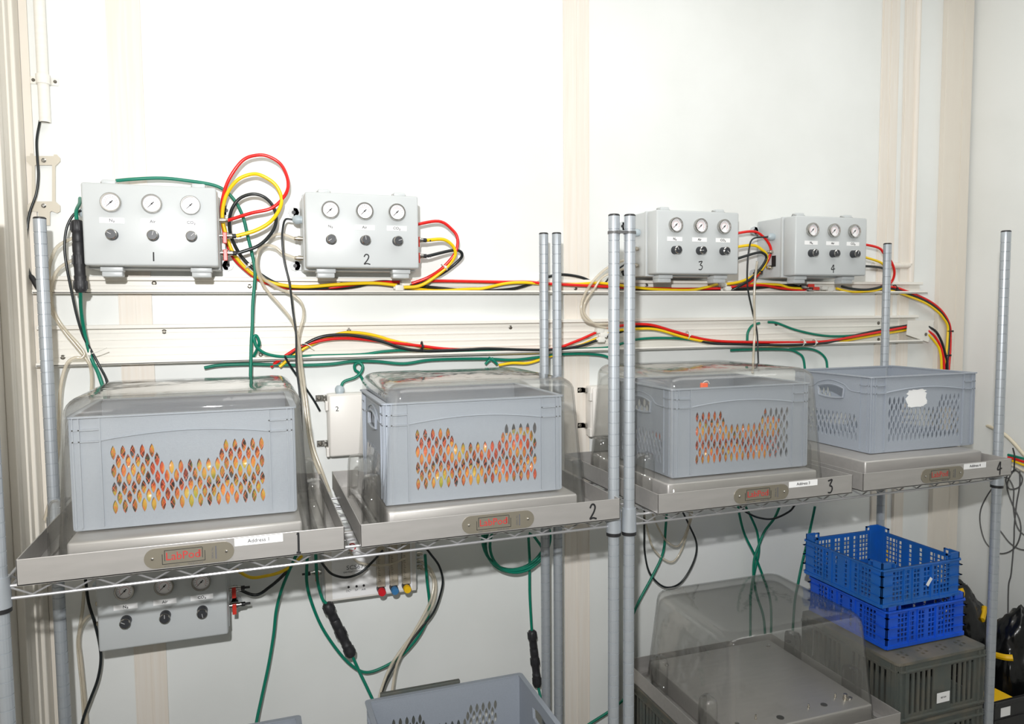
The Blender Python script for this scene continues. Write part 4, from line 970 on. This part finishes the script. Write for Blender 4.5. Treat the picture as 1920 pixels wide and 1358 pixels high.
# coil of green cable hung under the shelf
pts = []
rc = random.Random(5)
cc = P(966, 1010, .07)
for k in range(5*14):
    a = 2*PI*k/14; turn = k/14
    R_ = .098+.007*math.sin(turn*2.3)
    pts.append(cc+Vector((math.cos(a)*R_*1.0+.006*math.sin(turn*1.7), -.004*turn-.006*math.sin(a*1.0+turn), math.sin(a)*R_*.95+.012*math.cos(turn*1.9))))
pts += [P(993, 1000, .06), P(993, 1048, .06), P(993, 1107, .06), P(995, 1150, .06), P(997, 1184, .06)]
single('coiled_cable', MB().tube(catmull(pts, 3), GR, 8), 'green', 'coil of green cable hanging under tray 2 beside the back posts', 'cable coil', smooth=True, angle=80)
cable('green_cable', 'green', [(1008, 1286, .06), (1010, 1292, .06), (1014, 1310, .07), (1022, 1340, .09)], GR, 'green cable tail below the connector by the back middle posts', 'cable')
cable('green_cable', 'green', [(1250, 960, .08), (1248, 990, .07), (1243, 1037, .06), (1222, 1083, .06), (1195, 1134, .06), (1180, 1180, .06), (1180, 1250, .06), (1176, 1300, .06), (1158, 1322, .06), (1141, 1335, .06), (1108, 1356, .06), (1080, 1375, .06)], GR, 'green cable slanting down behind the middle posts', 'cable')
cable('thin_cable', 'hblack', [(1208, 955, .08), (1208, 1000, .07), (1209, 1037, .06), (1219, 1076, .055), (1246, 1101, .055), (1276, 1093, .055), (1300, 1055, .06), (1306, 1020, .06), (1292, 985, .07), (1280, 960, .08)], .0032, 'black cable hanging in a loop below tray 3', 'cable')
cable('clear_tube', 'tube', [(1208, 965, .08), (1212, 985, .07), (1226, 1030, .06), (1257, 1054, .06), (1277, 1033, .06), (1294, 980, .07), (1298, 960, .08)], TRD*.8, 'clear tube hanging in a loop below tray 3, longer one', 'tube')
cable('clear_tube', 'tube', [(1222, 960, .08), (1232, 985, .075), (1249, 1014, .07), (1272, 1024, .07), (1290, 988, .075), (1294, 958, .08)], TRD*.8, 'clear tube hanging in a loop below tray 3, shorter one', 'tube')
cable('green_cable', 'green', [(1384, 950, .08), (1387, 968, .07), (1396, 1002, .06), (1415, 1041, .05), (1432, 1085, .045), (1444, 1125, .045), (1446, 1170, .045), (1444, 1220, .045)], GR, 'green cable crossing down to the right behind the low dome', 'cable')
cable('green_cable', 'green', [(1398, 950, .07), (1410, 974, .06), (1420, 1000, .055), (1423, 1033, .05), (1415, 1070, .045), (1408, 1110, .04), (1407, 1160, .04), (1407, 1220, .04)], GR, 'green cable hanging nearly straight behind the low dome', 'cable')
cable('green_cable', 'green', [(1462, 950, .08), (1452, 972, .07), (1434, 996, .062), (1423, 1022, .058), (1414, 1050, .055), (1413, 1085, .052), (1420, 1120, .05), (1432, 1160, .05), (1436, 1220, .05)], GR, 'green cable crossing down to the left behind the low dome', 'cable')
cable('green_cable', 'green', [(1528, 950, .08), (1524, 970, .07), (1515, 1010, .06), (1504, 1056, .05), (1497, 1090, .05), (1490, 1130, .05), (1486, 1190, .05)], GR, 'green cable hanging left of the blue crates', 'cable')
cable('thin_cable', 'hblack', [(1388, 950, .09), (1400, 961, .09), (1423, 971, .09), (1450, 973, .09), (1479, 960, .09), (1490, 948, .09)], .0034, 'black hose sagging just below the shelf under tray 3', 'hose')
# right-hand wall: cream hose, bundle and grey coil
def RW(px, py, off=.03):
    d = ray(px, py); return CAM+d*((XR-off-CAM.x)/d.x)
def rcable(name, m_, pts, r, label, cat): return single(name, MB().tube(catmull(pts, 6), r, 8), m_, label, cat, None, True, angle=80)
rcable('cream_hose', 'creamhose', [P(1790, 806, .04), P(1815, 798, .05), P(1839, 796, .06), RW(1862, 803), RW(1884, 815), RW(1902, 832), RW(1922, 855), RW(1950, 880)], .0062, 'cream hose arching from behind crate 4 to the right wall', 'hose')
for (m_, y0, y1, w_) in (('green', 856, 861, 'green'), ('red', 861, 867, 'red'), ('yellow', 866, 873, 'yellow'), ('creamhose', 874, 884, 'white')):
    rcable('bundled_hose', m_, [RW(1890, y0-3, .05), RW(1903, y0, .05), RW(1922, y1, .05), RW(1950, y1+7, .05)], .0045, w_+' hose in the bundle at the right edge beside tray 4', 'hose')
rcable('cable_tie', 'hblack', [RW(1899, 840, .06), RW(1902, 852, .058), RW(1902, 868, .06), RW(1901, 884, .058)], .0022, 'black cable tie round the hose bundle at the right edge', 'cable tie')
pts = [RW(*q) for q in ((1905, 880), (1890, 890), (1886, 903), (1893, 917), (1910, 914), (1917, 898), (1908, 884), (1898, 886), (1888, 912), (1898, 945), (1912, 976), (1913, 1004), (1900, 1030), (1874, 1038), (1850, 1020), (1839, 990), (1838, 960), (1848, 935), (1864, 912), (1885, 895), (1900, 915), (1900, 950), (1906, 985), (1920, 1003), (1945, 1010))]
rcable('grey_cable', 'grey', pts, .0024, 'grey cable coiled on the right wall beside tray 4', 'cable coil')
rcable('grey_cable', 'grey', [RW(*q) for q in ((1912, 884), (1912, 910), (1906, 945), (1902, 985), (1901, 1016), (1896, 1075), (1891, 1100), (1890, 1160), (1890, 1230))], .0024, 'grey cable hanging straight down the right wall', 'cable')
rcable('grey_cable', 'grey', [RW(*q) for q in ((1866, 985), (1878, 999), (1893, 1018), (1912, 1030), (1935, 1032))], .0024, 'short grey cable curve low on the right wall', 'cable')
# cable ties
def tie_ring(px, py, d, r, label, m_='tie', tail=None, axis=(1, 0, 0)):
    c = P(px, py, d); ax = Vector(axis).normalized(); t_ = ax.orthogonal().normalized(); b_ = ax.cross(t_)
    mb = MB().tube([c+(t_*math.cos(2*PI*k/14)+b_*math.sin(2*PI*k/14))*r for k in range(14)], .0016, 6, True)
    mb.box(c.x-.003, c.x+.003, c.y-r-.004, c.y-r+.001, c.z-.003, c.z+.003)
    if tail: mb.tube(catmull([P(*q) for q in tail], 5), .0011, 5)
    single('cable_tie', mb, m_, label, 'cable tie', 'cable ties', True)
tie_ring(170, 663, .075, .013, 'white cable tie with a long tail above the leftmost dome', tail=[(172, 663, .09), (185, 659, .095), (201, 652, .10)])
tie_ring(467, 497, .05, .012, 'white cable tie on the hoses right of box 1', axis=(1, 0, -1))
tie_ring(791, 649, .042, .013, 'black cable tie with an upright head on the lower hoses', 'black', tail=[(791, 655, .056), (791, 646, .058), (790, 641, .058)])
tie_ring(558, 645, .05, .014, 'white cable tie with a loose tail between boxes 1 and 2', tail=[(556, 645, .06), (572, 645, .065), (588, 653, .065)])
tie_ring(833, 501, .068, .011, 'white cable tie on the hoses right of box 2', axis=(1, 0, 1))
tie_ring(1289, 628, .042, .013, 'white cable tie on the lower hoses under box 3')
tie_ring(1504, 642, .042, .012, 'white cable tie on the lower hoses under box 4, left one')
tie_ring(1526, 642, .042, .012, 'white cable tie on the lower hoses under box 4, right one')
tie_ring(1424, 510, .07, .010, 'black cable tie on the hoses right of box 3', 'black', axis=(1, 0, 1))
tie_ring(1677, 541, .034, .012, 'black cable tie on the hoses right of the thin back post', 'black')
tie_ring(1781, 621, .032, .010, 'black cable tie on the bending hoses, upper one', 'black', axis=(0, 0, 1))
tie_ring(1776, 666, .034, .012, 'black cable tie on the bending hoses, lower one', 'black', axis=(0, 0, 1))

# ================================================================ crates at lower right
def slot_crate(loc, W, D, H, label, closed=True, tagp=None, ang=0.0):
    L = Vector(loc); t = thing('slatted_crate', label, 'crate', loc, 'dark slatted crates')
    hx, hy = W/2, D/2
    def panel(ln):
        hs = []; n = int((ln-.06)/.0185)
        for k in range(n):
            x = .034+(ln-.068)*(k+.5)/n
            if abs(x-ln/2) < .022: continue
            hs.append(rect(x-.0053, x+.0053, .022, H-.036))
        f = flat(rect(0, ln, 0, H-.008), hs, .004)
        e = .0035
        for x in (.004, .022, ln-.022, ln-.004): f.box(x-e/2, x+e/2, -.007, 0, .004, H-.01)
        f.box(0, ln, -.009, 0, H-.028, H-.024); f.box(0, ln, -.009, 0, .010, .014)
        return f
    for (nm, a, off, ln) in (('front_panel', 0, (-hx, -hy, 0), W), ('back_panel', PI, (hx, hy, 0), W), ('side_panel', -PI/2, (-hx, hy, 0), D), ('side_panel', PI/2, (hx, -hy, 0), D)):
        obj(nm, panel(ln).xf(Matrix.Translation(L+Vector(off)) @ Matrix.Rotation(a, 4, 'Z')), 'crate_in', t)
    obj('base', MB().box(L.x-hx+.006, L.x+hx-.006, L.y-hy+.006, L.y+hy-.006, L.z, L.z+.004), 'crate_in', t)
    if closed:
        hs = []
        for j in range(2):
            for i in range(4):
                for (u, v) in ((-.5, -.5), (.5, -.1), (-.5, .5), (.5, .9)):
                    cx = -hx+W*(.16+.226*i)+u*.020; cy = -hy+D*(.085+.80*j)+v*.018; hs.append(rect(cx-.0045, cx+.0045, cy-.0045, cy+.0045))
        f = flat(rrect(-hx-.006, hx+.006, -hy-.006, hy+.006, .014, 4), hs, .008)
        f.v = [Vector((v.x, v.z, v.y))+L+Vector((0, 0, H-.0042)) for v in f.v]
        ld = obj('lid', f, 'lid', t)
    else:
        f = flat(rrect(-hx-.006, hx+.006, -hy-.006, hy+.006, .014, 4), [rrect(-hx+.01, hx-.01, -hy+.01, hy-.01, .01, 4)], .008)
        f.v = [Vector((v.x, v.z, v.y))+L+Vector((0, 0, H-.004)) for v in f.v]
        obj('rim', f, 'crate_in', t)
    if tagp:
        a = at(tagp[0], tagp[1], L.y-hy-.0095); b = at(tagp[2], tagp[3], L.y-hy-.0095)
        lb = obj('paper_label', MB().box(a.x, b.x, L.y-hy-.0100, L.y-hy-.0092, b.z, a.z), 'label', t)
        text('lettering', '057 XV', .0065, ((a.x+b.x)/2, L.y-hy-.0104, (a.z+b.z)/2), 'ink', lb)
    return t
DCX, DCY, DW, DD = 1.808, -.418, .318, .372
HZ = .1745
slot_crate((DCX, DCY, .70-HZ), DW, DD, HZ, 'dark slatted crate with a dusty lid right under the blue crates')
slot_crate((DCX, DCY, .70-2*HZ), DW, DD, HZ, 'dark slatted crate with a white paper label, second below the blue crates', tagp=(1757, 1301, 1780, 1314))
slot_crate((DCX, DCY, .70-3*HZ), DW, DD, HZ, 'dark slatted crate at the bottom edge of the picture under the labelled one')
slot_crate((DCX, DCY, .70-4*HZ), DW, DD, HZ, 'dark slatted crate on the floor, lowest in the stack of blue crates')
slot_crate((1.344, -.385, .27), .535, .50, .27, 'dark slatted crate carrying the low steel tray')
slot_crate((1.344, -.385, 0), .535, .50, .27, 'dark slatted crate on the floor below the one with the low steel tray')
def blue_crate(loc, W, D, H, m_, label, white=False):
    L = Vector(loc); t = thing('blue_crate', label, 'crate', loc, 'blue mesh crates'); hx, hy = W/2, D/2
    def panel(ln):
        hs = []; p = .0128
        nx = int((ln-.07)/p); x0 = (ln-nx*p)/2; nz = 6; pz_ = (H-.030)/nz
        for i in range(nx):
            u = (i+.5)/nx
            if .27 < u < .38 or .62 < u < .73:
                if True: continue
            if abs(u-.5) < .03: continue
            for j in range(nz):
                if .38 <= u <= .62 and (j in (0, 1) and False): continue
                hs.append(rect(x0+i*p+.0015, x0+(i+1)*p-.0015, .014+j*pz_+.0017, .014+(j+1)*pz_-.0017))
        f = flat(rect(.004, ln-.004, 0, H-.006), hs, .003)
        f.box(0, ln, -.006, .002, H-.012, H-.006, .0015); f.box(0, ln, -.004, 0, 0, .010)
        for u in (.27, .38, .62, .73): f.box(ln*u-.0015, ln*u+.0015, -.005, 0, .004, H-.008)
        return f
    for (nm, a, off, ln) in (('front_panel', 0, (-hx, -hy, 0), W), ('back_panel', PI, (hx, hy, 0), W), ('side_panel', -PI/2, (-hx, hy, 0), D), ('side_panel', PI/2, (hx, -hy, 0), D)):
        obj(nm, panel(ln).xf(Matrix.Translation(L+Vector(off)) @ Matrix.Rotation(a, 4, 'Z')), m_, t)
    hs = []
    for i in range(9):
        for j in range(11): x = -hx+.03+(W-.06)*(i+.5)/9; y = -hy+.03+(D-.06)*(j+.5)/11; hs.append(rect(x-.008, x+.008, y-.009, y+.009))
    f = flat(rect(-hx, hx, -hy, hy), hs, .004); f.v = [Vector((v.x, v.z, v.y))+L+Vector((0, 0, .003)) for v in f.v]
    obj('base', f, m_, t)
    for sx in (-1, 1):
        for sy in (-1, 1):
            x = L.x+sx*hx; y = L.y+sy*hy; mb = MB(); zt = L.z+H+.012
            # L-shaped corner post with a looped stacking lug on either side
            mb.box(x, x-sx*.034, y-sy*.0, y-sy*.005, L.z, zt, .001); mb.box(x, x-sx*.005, y, y-sy*.034, L.z, zt, .001)
            for z in (L.z+.03, L.z+.06, L.z+.09): mb.box(x+sx*.006, x-sx*.040, y+sy*.006, y-sy*.003, z, z+.002); mb.box(x+sx*.006, x-sx*.003, y+sy*.006, y-sy*.040, z, z+.002)
            mb.box(x-sx*.050, x-sx*.046, y, y-sy*.005, L.z+H-.012, zt-.002); mb.box(x-sx*.034, x-sx*.050, y, y-sy*.005, zt-.006, zt-.002)
            mb.box(x, x-sx*.005, y-sy*.046, y-sy*.050, L.z+H-.012, zt-.002); mb.box(x, x-sx*.005, y-sy*.034, y-sy*.050, zt-.006, zt-.002)
            obj('corner_post', mb, m_, t)
    if white:
        c = at(1742, 1091, L.y-hy-.006); mb = MB().box(-.013, .013, -.0006, .0006, -.005, .005)
        mb.xf(Matrix.Translation(Vector((c.x, L.y-hy-.0068, c.z))) @ Matrix.Rotation(math.radians(-52), 4, 'Y')); obj('paper_label', mb, 'label', t)
    return t
BCX, BCY, BCW, BCD, BCH = 1.814, -.385, .292, .305, .116
blue_crate((BCX+.006, BCY, .7045), BCW, BCD, BCH, 'blue2', 'bright blue mesh crate under the darker blue one, on the dark lid')
blue_crate((BCX-.012, BCY+.004, .7045+BCH+.006), BCW, BCD, BCH, 'blue', 'open darker blue mesh crate on top of the stack at right', True)
# yellow slip standing inside the top blue crate
c = at(1661, 1043, -.255)
single('yellow_slip', MB().box(c.x-.010, c.x+.010, -.258, -.256, c.z-.030, c.z+.028), 'ytie', 'yellow slip of paper inside the top blue crate', 'paper slip')

# ================================================================ bin bags and black crate at far right
def bag(c, sx, sy, sz, seed, label, floor_z=None):
    bm = bmesh.new(); bmesh.ops.create_icosphere(bm, subdivisions=5, radius=1)
    for v in bm.verts:
        p = v.co.copy(); s = Vector((seed*3.1, seed*1.7, seed))
        k = 1+.16*noise.noise(p*1.3+s)+.09*abs(noise.noise(p*3.2+s))+.06*abs(noise.noise(p*7+s))
        q = Vector((p.x*sx*k, p.y*sy*k, p.z*sz*k)); v.co = q+Vector(c)
        if floor_z is not None: v.co.z = max(v.co.z, floor_z)
        v.co.x = min(v.co.x, XR-.004); v.co.y = min(v.co.y, -.004)
    mb = MB().bm(bm)
    return mb
from mathutils.bvhtree import BVHTree
def place_bag(c, sx, sy, sz, seed, label, ties, floor_z=0.001):
    t = thing('bin_bag', label, 'bin bag', (c[0], c[1], floor_z))
    mb = bag(c, sx, sy, sz, seed, label, floor_z); bvh = BVHTree.FromPolygons([tuple(v) for v in mb.v], mb.f)
    obj('bag_film', mb, 'bag', t, True, 70)
    for tp in ties:
        pts = []
        for (px, py) in tp:
            h = bvh.ray_cast(CAM, ray(px, py).normalized())[0]
            if h: pts.append(h-ray(px, py).normalized()*.003)
        if len(pts) > 1: obj('draw_tape', MB().tube(catmull(pts, 6), .010, 8), 'ytie', t, True)
place_bag((2.365, -.195, .34), .150, .095, .335, 2, 'black bin bag with a yellow tape behind the right front post', [[(1851, 1118), (1846, 1140), (1841, 1163)], [(1800, 1104), (1803, 1112), (1801, 1119)]])
place_bag((2.300, -.455, .37), .105, .085, .320, 5, 'black bin bag stuffed into the black crate at the right edge', [[(1868, 1229), (1884, 1233), (1899, 1234)]], .012)
# black crate with a label at the bottom right corner
YC = -.580
x0 = at(1864, 1318, YC).x; H_ = at(1864, 1318, YC).z; x1 = 2.52; y1 = -.335
t = thing('black_crate', 'black crate with a white label in the bottom right corner', 'crate', ((x0+x1)/2, (YC+y1)/2, 0))
for (nm, a0, a1, b0, b1) in (('front_panel', x0, x1, YC-.002, YC+.002), ('back_panel', x0, x1, y1-.002, y1+.002), ('side_panel', x0-.002, x0+.002, YC, y1), ('side_panel', x1-.002, x1+.002, YC, y1)):
    obj(nm, MB().box(a0, a1, b0, b1, 0, H_, .001).box(a0-.004, a1+.004, b0-.004, b1+.004, H_-.012, H_, .002).box(a0-.003, a1+.003, b0-.003, b1+.003, H_-.06, H_-.055), 'black', t)
obj('base', MB().box(x0, x1, YC, y1, 0, .005), 'black', t)
a = at(1877, 1329, YC-.003); b = at(1894, 1341, YC-.003)
obj('paper_label', MB().box(a.x, b.x, YC-.0032, YC-.0022, b.z, a.z), 'label', t)
single('yellow_carton', MB().box(x0+.012, x0+.10, YC+.012, YC+.075, .006, H_-.008, .004), 'ytie', 'yellow carton inside the black crate at bottom right', 'carton')
# dark board standing behind the right low crate
single('dark_board', MB().box(.288, .497, -.281, -.269, .4685, .702, .002), 'crate_in', 'dark board standing behind the right one of the two low crates', 'board')
